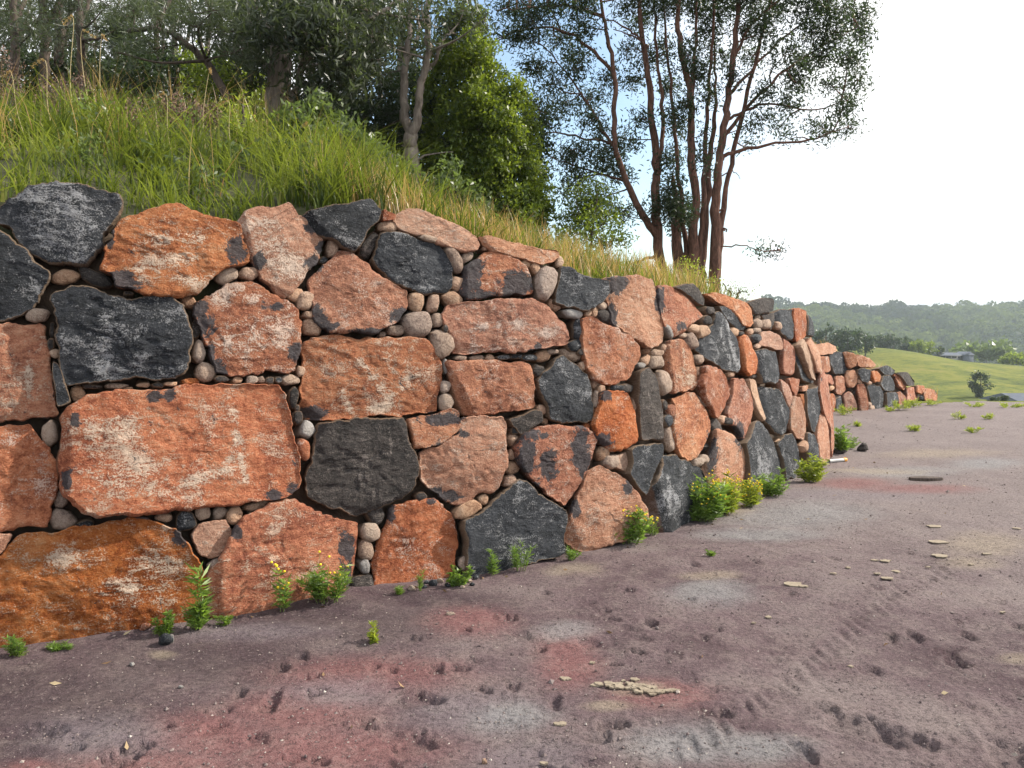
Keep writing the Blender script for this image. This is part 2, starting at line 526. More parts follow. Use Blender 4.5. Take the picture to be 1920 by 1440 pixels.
def soil_mat():
    m, t = new_mat('purple_brown_soil')
    tc = t.n('ShaderNodeTexCoord')
    p = tc.outputs['Object']
    n1 = t.noise(p, 0.9, 6, 0.62, 0.4)
    n2 = t.noise(p, 5.0, 6, 0.66, 0.2)
    n3 = t.noise(p, 42.0, 5, 0.72)
    n4 = t.noise(p, 170.0, 3, 0.7)
    base = t.ramp(n1, [(0.36, (0.082, 0.050, 0.057)), (0.5, (0.135, 0.092, 0.098)), (0.64, (0.200, 0.158, 0.153))])
    wob = t.math('MULTIPLY', t.math('SUBTRACT', n2, 0.5), 1.3)
    for an, c, k in (('far', (0.225, 0.188, 0.178), 0.85), ('wall_shade', (0.050, 0.031, 0.037), 0.9), ('pink', (0.22, 0.090, 0.086), 0.85), ('lilac', (0.19, 0.158, 0.172), 0.65), ('greyblue', (0.245, 0.245, 0.246), 0.75), ('tan', (0.30, 0.245, 0.18), 0.65)):  # second entry: dark purple tint paints the wall's shadow into the soil
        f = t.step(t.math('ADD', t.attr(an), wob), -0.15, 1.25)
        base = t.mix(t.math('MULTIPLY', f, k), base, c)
    grit = t.math('ADD', t.math('MULTIPLY', n3, 0.55), t.math('MULTIPLY', n4, 0.45))
    base = t.mix(t.step(grit, 0.53, 0.40), base, t.mix(0.65, base, (0.03, 0.024, 0.024)))
    base = t.mix(t.math('MULTIPLY', t.step(grit, 0.54, 0.66), 0.5), base, (0.30, 0.25, 0.23))
    loose = t.attr('loose')
    base = t.mix(t.math('MULTIPLY', t.step(t.math('ADD', loose, wob), 0.3, 0.8), 0.18), base, (0.055, 0.040, 0.040))
    h = t.math('ADD', t.math('MULTIPLY', n2, 0.7), t.math('ADD', t.math('MULTIPLY', n3, 0.5), t.math('MULTIPLY', n4, 0.25)))
    finish(t, base, 0.93, h, 0.03, 1.0, 0.2)
    return m


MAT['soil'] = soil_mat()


def meadow_mat():
    m, t = new_mat('meadow_grass')
    tc = t.n('ShaderNodeTexCoord')
    p = tc.outputs['Object']
    n1 = t.noise(p, 0.07, 7, 0.72, 0.8)
    n2 = t.noise(p, 0.55, 5, 0.75)
    v = t.math('ADD', t.math('MULTIPLY', n1, 0.6), t.math('MULTIPLY', n2, 0.4))
    col = t.ramp(v, [(0.36, (0.028, 0.040, 0.010)), (0.45, (0.080, 0.098, 0.017)), (0.53, (0.140, 0.148, 0.024)), (0.64, (0.19, 0.160, 0.045))])
    finish(t, col, 0.95, n2, 0.4, 0.6, 0.1)
    return m


MAT['meadow'] = meadow_mat()
MAT['forest_floor'] = plain_mat('forest_floor', (0.025, 0.040, 0.016), (0.05, 0.07, 0.028), 0.05, 0.95)

# ------------------------------------------------------------------ the line of the walls and the lie of the land
LEAN = math.tan(R(7))
_b = [gpt(x, y)[:2] for x, y in ((0, 1215), (400, 1160), (700, 1100), (900, 1070), (1060, 1040), (1230, 1000), (1450, 910), (1560, 860))]
_d = (_b[1] - _b[0]) / np.linalg.norm(_b[1] - _b[0])
_b = [_b[0] - _d * 3.2] + _b + [_b[-1] + np.array([0.12, 0.75]), _b[-1] + np.array([-0.1, 2.2]), _b[-1] + np.array([-0.8, 4.2])]
BASE1 = spline(_b, 160)
_k = int(len(BASE1) * 8 / 11)
HILL_LINE = np.vstack([BASE1[:_k], BASE1[_k - 1] + np.array([6.0, 9.0])])
_c = [gpt(x, y)[:2] for x, y in ((1582, 771), (1640, 768), (1700, 757), (1765, 746))]
_c = [_c[0] - np.array([1.6, 2.0])] + _c + [_c[-1] + np.array([1.5, 1.6])]
BASE2 = spline(_c, 80)


def line_dist(P, base):
    """signed distance in plan (positive on the open side, to the right of the line's run) and arc length"""
    P = np.asarray(P, float).reshape(-1, 2)
    a, b = base[:-1], base[1:]
    ab = b - a
    L = np.linalg.norm(ab, axis=1)
    s0 = np.r_[0, np.cumsum(L)]
    best = np.full(len(P), 1e9)
    sg = np.zeros(len(P))
    ss = np.zeros(len(P))
    for k in range(len(a)):
        ap = P - a[k]
        t = np.clip(ap @ ab[k] / (L[k] ** 2), 0, 1)
        d = ap - t[:, None] * ab[k]
        dd = (d * d).sum(1)
        c = ab[k][0] * ap[:, 1] - ab[k][1] * ap[:, 0]
        m = dd < best
        best[m] = dd[m]
        sg[m] = np.where(c[m] > 0, -1.0, 1.0)
        ss[m] = s0[k] + t[m] * L[k]
    return np.sqrt(best) * sg, ss


def frame_at(base, s):
    L = np.r_[0, np.cumsum(np.linalg.norm(np.diff(base, axis=0), axis=1))]
    e = 0.18
    p = np.array([np.interp([s - e, s + e], L, base[:, k]) for k in (0, 1)]).T
    T = np.array([p[1, 0] - p[0, 0], p[1, 1] - p[0, 1], 0])
    T /= np.linalg.norm(T)
    nh = np.array([T[1], -T[0], 0])
    N = nh + np.array([0, 0, LEAN])
    N /= np.linalg.norm(N)
    U = np.cross(N, T)
    return T, U, N


def wall_hit(x, y, base):
    """where the line of sight through (x, y) meets the leaning face of a wall"""
    d = ray(x, y)
    t = np.arange(2.2, 40, 0.06)
    P = EYE + t[:, None] * d
    f, s = line_dist(P[:, :2], base)
    f = f + P[:, 2] * LEAN
    neg = np.nonzero((f[1:] <= 0) & (f[:-1] > 0))[0]
    k = neg[0] if len(neg) else int(np.argmin(np.abs(f)))
    k = min(k, len(t) - 2)
    den = f[k] - f[k + 1]
    fr = np.clip(f[k] / den, 0, 1) if abs(den) > 1e-9 else 0
    return EYE + (t[k] + fr * 0.06) * d, s[k] + fr * (s[k + 1] - s[k])


TOP1 = []
for _x, _y in ((0, 352), (120, 345), (230, 395), (340, 385), (455, 412), (560, 385), (700, 378), (800, 395), (900, 450), (1050, 475), (1145, 520), (1240, 528), (1330, 548), (1410, 568), (1500, 582)):
    _p, _s = wall_hit(_x, _y, BASE1)
    TOP1.append((_s, _p[2]))
TOP1 = np.array(TOP1)
TOP2 = []
for _x, _y in ((1560, 648), (1600, 662), (1650, 686), (1690, 699), (1720, 722), (1755, 740)):
    _p, _s = wall_hit(_x, _y, BASE2)
    TOP2.append((_s, _p[2]))
TOP2 = np.array(TOP2)


def terrain_z(x, y):
    """open ground: flat yard, its edge, the pasture hill and the wooded ridge beyond the valley"""
    x = np.asarray(x, float)
    y = np.asarray(y, float)
    r = np.hypot(x, y)
    edge = 25.0 - 0.10 * (x - 12)
    z = 0.0 - 0.13 * np.maximum(0, y - edge) * sst(y, edge, edge + 4)
    z = np.maximum(z, -9.0)
    crest = 3.2 - 6.5 * np.clip((x - 110) / 50.0, -0.2, 1.3)
    past = -9 + (crest + 9) * sst(y, 105, 262) ** 0.85
    z = np.where(y > 95, np.maximum(z, past), z)
    z = z - 26 * sst(y, 262, 380)
    z = np.where(y > 380, z + 80 * sst(y, 380, 930) * (1 + 0.05 * np.sin(x * 0.011) - 0.00013 * (x - 400)), z)
    z = z + np.where(y > 110, 1, 0) * sst(y, 110, 180) * (0.9 * np.sin(x * 0.07 + y * 0.03) * 0.5 + 0.4 * np.sin(x * 0.19 - y * 0.06))
    return z


def ground_h(x, y):
    """gentle unevenness of the yard"""
    P = np.stack([np.ravel(x), np.ravel(y), 0 * np.ravel(x)], 1).astype(float)
    return (0.030 * fbm(P * 0.55, 3, 51) + 0.010 * fbm(P * 2.7, 3, 52)).reshape(np.shape(x))


def yard(px, py):
    """point of the yard's surface seen at a place in the photograph"""
    g = gpt(px, py)
    for _ in range(3):
        g = gpt(px, py, float(ground_h(g[0], g[1])))
    return g


def hill_z(x, y):
    """earth bank held by the walls"""
    P = np.stack([np.ravel(x), np.ravel(y)], 1)
    d, _ = line_dist(P, BASE1)
    q = -d
    dh, s = line_dist(P, HILL_LINE)
    qh = np.maximum(-dh, 0)
    top = np.interp(s, TOP1[:, 0], TOP1[:, 1])
    s0 = TOP1[2, 0]
    qm = 4.9 - 2.1 * sst(s, s0 + 5.5, s0 + 10.5)
    Q = np.where(qh < qm, qh, qm + 1.2 * (1 - np.exp(-(qh - qm) / 1.2)))
    z = top - 0.16 + (0.385 - 0.055 * sst(s, s0 + 1.5, s0 + 4)) * np.maximum(Q - 0.2, 0)
    z = z - 0.55 * sst(s, s0 + 7.0, s0 + 9.6)
    z = z - sst(s, s0 + 4.5, s0 + 9.5) * 0.20 * np.maximum(0, qh - qm - 0.6)
    z = z + 0.10 * vnoise(np.stack([P[:, 0] * 0.9, P[:, 1] * 0.9, P[:, 0] * 0], 1), 3) * sst(q, 0.4, 1.5)
    z = np.where(q > 0.42, z, -0.4)
    d2, s2 = line_dist(P, BASE2)
    q2 = -d2
    z2 = np.interp(s2, TOP2[:, 0], TOP2[:, 1]) - 0.12 + 0.03 * q2
    z2 = np.where((q2 > 0.42) & (P[:, 1] > 16) & (q2 < 7), z2 - 0.25 * np.maximum(0, q2 - 3), -0.4)
    return np.maximum(np.where(P[:, 1] > 19, np.minimum(z, 1.2), z), z2).reshape(np.shape(x))


# ------------------------------------------------------------------ stones
def roll(key):
    r = np.random.default_rng(abs(hash(key)) % (2 ** 32) if not isinstance(key, int) else key)
    return r


def pix_to_plane(x, y, C, N, T, U):
    d = ray(x, y)
    t = ((C - EYE) @ N) / (d @ N)
    p = EYE + t * d - C
    return np.array([p @ T, p @ U])


def chaikin(P, k=0.2):
    A = np.roll(P, -1, 0)
    return np.stack([P * (1 - k) + A * k, P * k + A * (1 - k)], 1).reshape(-1, 2)


def stone_frame(px, base, recess, seed, tilt):
    r = roll(seed)
    c = np.mean(px, 0)
    hit, s = wall_hit(c[0], c[1], base)
    T, U, N = frame_at(base, s)
    C = hit - N * recess
    N2 = N + T * r.normal(0, tilt) + U * r.normal(0, tilt)
    N2 /= np.linalg.norm(N2)
    d = ray(*c)
    t = ((C - EYE) @ N2) / (d @ N2)
    C = EYE + t * d
    T2 = T - N2 * (T @ N2)
    T2 /= np.linalg.norm(T2)
    U2 = np.cross(N2, T2)
    return C, T2, U2, N2, r


def stone_mesh(name, kind, px, base, parent, seed, recess=0.0, depth=0.42, N=72, rough=1.0, dome=0.0, facets=None, pdl=(), pwl=(), tilt=0.035, nring=11, ledge=1.0):
    C, T, U, Nn, r = stone_frame(np.array(px, float), base, recess, seed, tilt)
    P = np.array([pix_to_plane(x, y, C, Nn, T, U) for x, y in px])
    area = 0.5 * np.sum(P[:, 0] * np.roll(P[:, 1], -1) - np.roll(P[:, 0], -1) * P[:, 1])
    if area < 0:
        P = P[::-1]
    size = math.sqrt(abs(area))
    P = chaikin(P, 0.08)
    if dome:
        P = chaikin(P, 0.25)
    P = resample(np.vstack([P, P[:1]]), N + 1)[:-1]
    c0 = P.mean(0)
    rel = P - c0
    rl = np.linalg.norm(rel, axis=1)
    jit = fbm(np.c_[P * (7.0 if size > 0.3 else 16.0), np.full(N, seed * 1.7)], 5, 11, 0.68) * min(0.017, size * 0.034) * rough
    rel = rel * (1 + jit / np.maximum(rl, 0.02))[:, None]
    rl = np.linalg.norm(rel, axis=1)
    bev = min(0.05, 0.14 * size) if dome else min(0.020, 0.06 * size)
    ext = size * 0.56
    rings, base_w = [], []
    for dd, ww in ((0.22 * size, -depth), (0.09 * size, -depth * 0.6), (0.02 * size, -depth * 0.25), (0.0, -bev * 1.0), (bev * 0.12, -bev * 0.55), (bev * 0.35, -bev * 0.22), (bev * 0.75, -bev * 0.05), (bev * 1.3, 0.0)):
        rings.append(rel * np.maximum(0.1, 1 - dd / np.maximum(rl, 1e-3))[:, None])
        base_w.append(np.full(N, ww))
    last = rings[-1]
    for k in range(1, nring):
        f = 1 - k / nring
        rings.append(last * f)
        base_w.append(np.zeros(N))
    pts = np.vstack(rings + [np.zeros((1, 2))])
    ww = np.concatenate(base_w + [np.zeros(1)])
    dist_in = np.concatenate([np.full(N, 0.0)] * 4 + [np.full(N, bev * 0.12), np.full(N, bev * 0.35), np.full(N, bev * 0.75), np.full(N, bev * 1.3)] + [rl * (k / nring) + bev for k in range(1, nring)] + [np.array([rl.mean()])])
    nb = 3 * N
    q3 = np.c_[pts, np.full(len(pts), seed * 3.71)]
    amp = min(1.0, size / 0.55) * rough
    h = amp * (0.007 * fbm(q3 * 2.4, 2, 21) + 0.0034 * fbm(q3 * 7.0, 4, 22, 0.6) + 0.003 * fbm(q3 * 26.0, 2, 25))
    rd = 1 - np.abs(fbm(q3 * np.array([4.0, 6.5, 1]), 4, 27, 0.6))
    h -= amp * 0.003 * sst(rd, 0.80, 1.0) * (0.4 if dome else 1)
    # cleavage: the face is a few flat panels meeting in shallow creases, with small steps
    if not dome:
        pl = np.full(len(pts), 1e9)
        for k in range(5):
            a_ = r.uniform(0, 2 * math.pi)
            g_ = r.uniform(0.02, 0.10)
            wp = pts + 0.05 * size * np.stack([vnoise(q3 * 5 + k, 33), vnoise(q3 * 5 + k, 34)], 1)
            pl = np.minimum(pl, -g_ * (wp @ np.array([math.cos(a_), math.sin(a_)])) + r.uniform(0, 0.03) * size)
        h += np.clip(pl, -0.09 * size, 0.05 * size)
        h -= np.median(h)
    lv = fbm(q3 * np.array([1.7, 2.6, 1]), 4, 31, 0.6) * 2.6
    h += amp * ledge * 0.0055 * (np.floor(lv) + sst(lv - np.floor(lv), 0.40, 0.55))
    inner = sst(dist_in, 0.0, bev * 1.2)
    w = ww + h * np.where(np.arange(len(pts)) < nb, 0, 0.35 + 0.65 * inner)
    if dome:
        rr = np.linalg.norm(pts, axis=1) / (np.interp(np.arctan2(pts[:, 1], pts[:, 0]), np.sort(np.arctan2(rel[:, 1], rel[:, 0])), rl[np.argsort(np.arctan2(rel[:, 1], rel[:, 0]))], period=2 * math.pi) + 1e-6)
        dm = dome * size * (np.sqrt(np.maximum(0, 1 - np.minimum(rr, 1) ** 2.4)) - 0.0)
        w = np.where(np.arange(len(pts)) < nb, w, np.minimum(w, 0) + dm)
    # broken corners: a few planes cut the face back towards its edge
    fl = list(facets or [])
    for k in range(int(r.integers(1, 4)) if not dome else int(r.integers(4, 8))):
        fl.append((r.uniform(0, 360), r.uniform(0.84, 0.98) if not dome else r.uniform(0.55, 0.9), r.uniform(0.35, 0.9)))
    cut = np.zeros(len(pts))
    for ang, fr, sl in fl:
        dv = np.array([math.cos(R(ang)), math.sin(R(ang))])
        e = (rel @ dv).max()
        over = pts @ dv + 0.012 * fbm(q3 * 6.0, 2, 41) * amp - e * fr
        cut = np.minimum(cut, -sl * np.maximum(0, over))
    cut = np.maximum(cut, -0.22 * max(size, 0.1))
    w = np.where(np.arange(len(pts)) < nb, w + np.minimum(cut, 0) * 0.9, w + cut)
    side = sst(-(ww + cut * 0.9), 0.02 * min(1, size / 0.4), 0.07 * min(1, size / 0.4))
    rim = 1 - sst(dist_in, 0.0, 0.022 + 0.012 * size)
    def stain(lst):
        a = np.zeros(len(pts))
        for it in lst:
            if len(it) == 4:
                m = np.array([it[0], it[1]])
                o = pix_to_plane(m[0], m[1], C, Nn, T, U) - c0
                ex = pix_to_plane(m[0] + it[2], m[1], C, Nn, T, U) - c0 - o
                ey = pix_to_plane(m[0], m[1] + it[3], C, Nn, T, U) - c0 - o
                M = np.linalg.inv(np.stack([ex, ey], 1))
                k = (pts - o) @ M.T
                a = np.maximum(a, 1 - sst(np.linalg.norm(k, axis=1), 0.3, 2.0))
            else:
                p0 = pix_to_plane(it[0], it[1], C, Nn, T, U) - c0
                p1 = pix_to_plane(it[2], it[3], C, Nn, T, U) - c0
                wd = np.linalg.norm(pix_to_plane(it[0] + it[4], it[1], C, Nn, T, U) - c0 - p0)
                ab = p1 - p0
                tt = np.clip((pts - p0) @ ab / (ab @ ab), 0, 1)
                dd = np.linalg.norm(pts - p0 - tt[:, None] * ab, axis=1)
                a = np.maximum(a, 1 - sst(dd / wd, 0.5, 2.4))
        return a
    pd, pw = stain(pdl), stain(pwl)
    nr = len(rings)
    i = np.arange(nr - 1)[:, None] * N
    j = np.arange(N)[None, :]
    j2 = (j + 1) % N
    Q = np.stack([i + j, i + j2, i + N + j2, i + N + j], -1).reshape(-1, 4)
    k = len(pts) - 1
    tr = np.stack([(nr - 1) * N + j[0], (nr - 1) * N + j2[0], np.full(N, k)], 1)
    bk = np.array([[0, 0, 0]])
    V = np.c_[pts, w]
    o = mk(name, V, Q, tr, MAT[kind], parent, {'pd': pd, 'pw': pw, 'rim': rim, 'side': side})
    M = np.eye(4)
    M[:3, 0], M[:3, 1], M[:3, 2], M[:3, 3] = T, U, Nn, C + T * c0[0] + U * c0[1]
    o.data.set_sharp_from_angle(angle=R(32))
    from mathutils import Matrix
    o.matrix_basis = Matrix(M.tolist())
    return o


def S(s):
    return [tuple(float(v) for v in p.split(',')) for p in s.split()]


# outline of every boulder as it shows in the photograph: kind, outline, optional facets (direction, where, slope)
BOULDERS = [
 ('D', '-12,392 10,373 50,348 80,342 108,339 140,343 185,356 228,365 232,385 217,418 200,440 176,478 160,495 148,498 92,500 66,480 34,450 14,422 -12,418', [(-20, .86, .5)]),
 ('D', '-60,425 0,430 18,436 34,455 66,486 93,507 93,522 80,553 62,577 44,590 0,602 -60,606', None),
 ('O', '218,415 230,405 263,395 295,386 322,380 345,380 362,390 400,405 425,408 448,413 455,440 467,470 466,490 440,496 425,500 410,512 400,527 390,542 375,554 335,553 272,549 217,537 207,512 180,503 188,480 205,450', [(-62, .80, .55), (95, .86, .6)]),
 ('D', '95,540 118,535 147,527 175,532 212,550 240,556 295,552 322,555 345,570 352,595 357,630 360,657 360,695 350,706 287,712 237,715 200,712 172,716 150,718 130,720 120,705 112,667 105,635 100,605 97,577 88,558', None),
 ('O', '-70,604 0,604 90,604 88,642 90,680 96,720 98,752 105,770 104,783 50,790 0,795 -70,797', [(-90, .78, .7)]),
 ('R', '-70,797 0,798 57,796 72,818 92,842 105,862 107,892 102,920 97,950 85,988 50,992 0,998 -70,1002', None),
 ('O', '140,757 160,740 190,735 225,730 325,727 425,722 525,720 537,735 543,760 550,795 552,832 560,865 567,907 567,920 552,928 525,932 475,942 450,947 350,956 262,967 232,963 200,968 185,975 155,967 130,950 117,915 107,865 107,815 112,782 128,765', [(178, .90, .8)]),
 ('O', '-60,1050 -5,1046 10,1025 27,1001 62,995 120,995 170,992 207,977 237,972 275,975 300,985 327,991 350,1015 375,1052 400,1085 401,1100 390,1125 370,1152 358,1170 340,1195 250,1215 150,1228 75,1238 10,1240 -60,1240', None),
 ('T', '-50,1003 20,1000 24,1003 10,1028 -5,1044 -50,1048', None),
 ('M', '372,565 395,550 420,535 432,527 460,525 482,532 507,547 540,560 565,580 567,610 565,652 562,672 550,692 540,700 475,702 432,705 415,702 405,698 395,675 385,642 380,617 366,590', None),
 ('T', '462,402 475,392 510,387 530,380 545,377 555,385 562,400 572,410 595,430 607,452 608,470 595,495 575,515 555,540 540,555 517,545 490,525 483,505 470,480 459,445 453,415', [(190, .82, .7), (-110, .86, .6)]),
 ('D', '572,402 582,394 632,382 670,375 702,370 710,380 720,392 715,412 695,432 682,452 667,470 650,464 625,449 600,440 582,424', [(215, .72, .7), (70, .72, .45)]),
 ('R', '640,465 665,472 690,490 705,510 737,527 765,545 767,565 760,590 750,605 725,615 710,627 650,627 615,627 597,605 590,580 585,555 575,535 575,522 600,500 625,480', None),
 ('D', '715,440 735,432 762,435 790,447 825,455 835,467 850,495 850,520 842,547 800,556 760,540 722,519 705,502 695,484 707,462', [(-80, .84, .5)]),
 ('T', '736,412 742,400 762,389 785,388 825,405 862,420 880,430 895,442 905,457 902,468 880,472 860,468 830,458 800,446 775,440 750,428', [(60, .6, .3)]),
 ('R', '720,391 742,402 740,412 718,414', None),
 ('T', '900,442 917,440 940,447 980,457 1017,466 1050,467 1054,476 1045,488 1020,496 992,489 955,478 925,470 910,460', [(75, .5, .3)]),
 ('M', '910,471 930,471 960,482 987,495 997,515 1004,542 1000,551 942,556 880,560 866,550 872,520 872,500 890,485', None),
 ('G', '1012,507 1027,496 1042,500 1047,511 1045,532 1040,555 1027,566 1011,562 1006,540 1006,522', None),
 ('D', '1055,497 1072,502 1092,512 1125,522 1145,526 1146,550 1135,566 1105,582 1067,573 1045,567 1045,540 1052,517', None),
 ('T', '1138,520 1160,516 1205,517 1227,522 1232,540 1237,575 1247,612 1247,642 1225,651 1200,642 1180,626 1157,608 1150,580 1144,556 1140,537', [(185, .8, .5)]),
 ('O', '567,640 580,630 625,629 700,631 762,632 800,633 815,647 825,665 832,690 832,712 822,740 817,770 775,780 675,784 625,787 575,787 566,770 563,727 567,695', None),
 ('R', '828,585 845,573 872,566 955,560 997,560 1020,568 1042,583 1055,597 1070,605 1072,622 1065,645 1030,652 967,662 917,660 872,665 855,662 850,642 840,620 832,605', None),
 ('R', '840,675 875,676 930,677 992,676 1000,682 1000,705 1005,740 1005,762 980,770 920,777 880,779 867,776 850,750 843,712', [(205, .70, .75)]),
 ('D', '1007,710 1020,695 1045,671 1057,668 1080,682 1100,700 1114,713 1112,737 1114,762 1112,792 1080,793 1045,791 1030,782 1024,760 1012,732', None),
 ('B', '597,797 615,790 675,785 760,785 767,800 772,827 785,860 790,890 782,915 762,935 725,947 687,967 662,970 615,952 580,937 572,915 575,885 585,852 592,820', [(-75, .86, .5)]),
 ('M', '766,786 790,780 825,775 850,763 862,772 867,787 860,810 835,830 805,840 777,842 772,822', None),
 ('T', '867,786 905,781 947,778 955,790 954,820 952,860 950,882 940,917 920,927 897,927 880,942 855,950 830,938 805,920 790,905 787,870 785,846 825,838 860,813', None),
 ('B', '957,786 1005,767 1018,771 1020,790 1000,803 977,817 970,806 960,797', None),
 ('M', '975,827 997,808 1020,797 1052,798 1092,797 1115,808 1125,826 1115,850 1107,880 1097,905 1080,927 1062,952 1045,942 1020,915 992,888 975,870 970,845', [(-50, .88, .5)]),
 ('D', '872,977 910,953 942,926 975,898 990,905 1017,927 1042,945 1062,958 1066,975 1062,1007 1060,1040 1005,1060 910,1078 882,1082 880,1027 872,1002', None),
 ('R', '730,949 760,938 812,931 830,940 850,961 857,990 863,1012 858,1047 855,1075 840,1092 780,1112 745,1120 707,1124 701,1100 697,1060 710,1020 726,982', [(165, .86, .8)]),
 ('O', '442,985 462,965 500,947 542,933 560,936 585,951 630,968 670,981 675,1015 672,1060 670,1085 655,1116 622,1140 560,1150 497,1162 442,1170 408,1172 392,1140 390,1110 397,1085 415,1045 432,1008', [(178, .84, .7)]),
 ('T', '1102,884 1127,873 1155,885 1180,901 1202,928 1215,952 1219,984 1207,1004 1142,1028 1115,1038 1085,1030 1066,1020 1065,990 1077,955 1092,920', [(200, .72, .4)]),
 ('D', '1187,842 1210,831 1245,831 1245,850 1232,882 1216,932 1200,915 1186,890 1190,867', None),
 ('D', '1247,852 1262,852 1295,866 1320,878 1330,900 1332,935 1322,970 1290,995 1255,1005 1232,1002 1220,962 1225,920 1240,885', [(190, .62, .8)]),
 ('O', '1127,765 1134,732 1155,733 1182,738 1190,762 1195,807 1195,827 1180,840 1152,848 1135,836 1122,820 1117,795', None),
 ('R', '1095,599 1115,597 1140,610 1158,612 1182,630 1204,647 1207,665 1192,692 1187,710 1167,718 1135,722 1112,708 1102,687 1097,662 1093,632', None),
 ('B', '1200,694 1218,687 1232,697 1240,745 1245,782 1245,826 1205,828 1202,795 1199,745', None),
 ('O', '1258,637 1279,632 1296,648 1303,665 1309,697 1312,721 1308,730 1286,735 1262,739 1258,721 1251,702 1254,669 1252,650', [(185, .72, .8)]),
 ('O', '1236,536 1256,536 1271,541 1290,558 1320,581 1323,592 1309,602 1286,620 1271,630 1258,626 1246,605 1240,581 1235,552', [(-95, .75, .6)]),
 ('D', '1341,584 1352,586 1369,612 1384,635 1391,659 1393,687 1387,699 1372,697 1363,695 1346,684 1327,674 1311,652 1308,640 1324,624 1335,605', [(215, .84, .6)]),
 ('D', '1350,573 1365,575 1384,594 1402,612 1400,620 1382,619 1365,601 1354,582', None),
 ('O', '1327,548 1342,547 1365,554 1399,566 1410,579 1417,601 1410,612 1398,611 1376,586 1346,566', None),
 ('B', '1271,538 1285,532 1299,531 1312,541 1322,560 1322,574 1309,570 1296,557 1282,546', None),
 ('B', '1404,567 1421,560 1438,557 1453,560 1453,581 1440,587 1417,590 1410,575', None),
 ('B', '1428,590 1452,585 1453,605 1446,619 1434,602', None),
 ('D', '1456,583 1477,579 1489,581 1490,602 1488,637 1481,639 1466,626 1461,602 1454,596', [(180, .6, .6)]),
 ('R', '1490,577 1505,577 1515,584 1517,605 1515,627 1507,633 1504,642 1495,640 1490,615', None),
 ('D', '1516,588 1526,602 1528,621 1525,633 1517,628', None),
 ('T', '1432,620 1447,621 1462,630 1469,646 1469,656 1456,655 1440,650 1425,646 1426,634', None),
 ('R', '1471,631 1485,644 1492,653 1492,671 1490,700 1482,704 1472,702 1469,684 1470,654', None),
 ('O', '1390,629 1400,627 1410,644 1419,665 1424,684 1423,700 1410,704 1403,696 1398,672 1392,650', [(185, .7, .6)]),
 ('D', '1419,657 1440,654 1456,658 1461,684 1462,700 1461,718 1435,720 1430,696 1423,677', [(180, .5, .8)]),
 ('R', '1328,682 1347,684 1361,700 1374,723 1375,735 1365,752 1358,766 1349,785 1341,779 1335,765 1323,743 1317,723 1321,701', None),
 ('R', '1378,708 1396,708 1403,726 1411,746 1415,762 1411,780 1407,802 1397,830 1392,828 1382,800 1370,793 1367,773 1375,746 1377,726', None),
 ('O', '1270,743 1305,735 1313,749 1326,770 1333,789 1334,810 1324,835 1313,854 1294,863 1281,857 1269,835 1265,809 1267,776', None),
 ('T', '1345,801 1365,808 1380,825 1397,843 1407,870 1412,897 1411,920 1388,938 1362,945 1340,915 1330,893 1334,865 1340,840 1346,820', [(180, .66, .5)]),
 ('D', '1415,793 1422,788 1435,798 1446,815 1457,840 1470,870 1475,890 1455,905 1420,920 1411,905 1410,876 1406,850 1401,832 1409,818', None),
 ('C', '1408,709 1418,711 1421,729 1428,758 1437,790 1433,792 1419,765 1410,730', None),
 ('D', '1424,724 1444,724 1466,732 1472,749 1481,767 1482,795 1476,813 1464,817 1452,810 1437,790 1431,766 1426,741', [(180, .7, .6)]),
 ('T', '1464,710 1479,720 1485,744 1482,766 1475,750 1467,732', None),
 ('T', '1489,742 1502,746 1510,772 1513,788 1510,817 1507,826 1496,820 1485,802 1484,772', None),
 ('R', '1481,708 1501,710 1499,730 1493,744 1485,730', None),
 ('D', '1492,640 1500,646 1510,671 1522,702 1528,718 1516,720 1504,709 1495,684 1491,659', None),
 ('C', '1507,635 1516,652 1526,677 1533,712 1525,709 1514,684 1500,648', None),
 ('T', '1514,635 1524,632 1530,646 1539,665 1542,699 1534,700 1526,677', None),
 ('D', '1517,729 1533,724 1542,704 1544,726 1542,756 1537,775 1530,812 1524,805 1517,772 1516,744', None),
 ('T', '1539,775 1548,772 1554,802 1557,833 1559,868 1551,876 1542,872 1536,848 1533,817', None),
 ('R', '1543,690 1552,700 1556,760 1561,830 1561,862 1556,800 1548,768 1543,730', None),
 ('D', '1475,812 1490,815 1500,840 1503,865 1494,896 1477,900 1469,862 1458,832', None),
 ('D', '1514,808 1527,814 1536,840 1538,868 1521,872 1516,845', None),
 ('R', '1502,737 1511,738 1517,772 1521,790 1518,803 1512,788 1505,757', None),
 ('T', '1505,724 1517,722 1515,733 1506,734', None),
 ('T', '360,1005 372,985 400,975 425,975 437,995 430,1020 410,1045 395,1050 375,1040', None),
 ('D', '98,675 108,680 117,700 124,720 133,755 107,764 103,735 98,705', None),
 ('C', '1155,857 1175,847 1190,848 1192,868 1184,887 1168,882 1152,874', None),
]
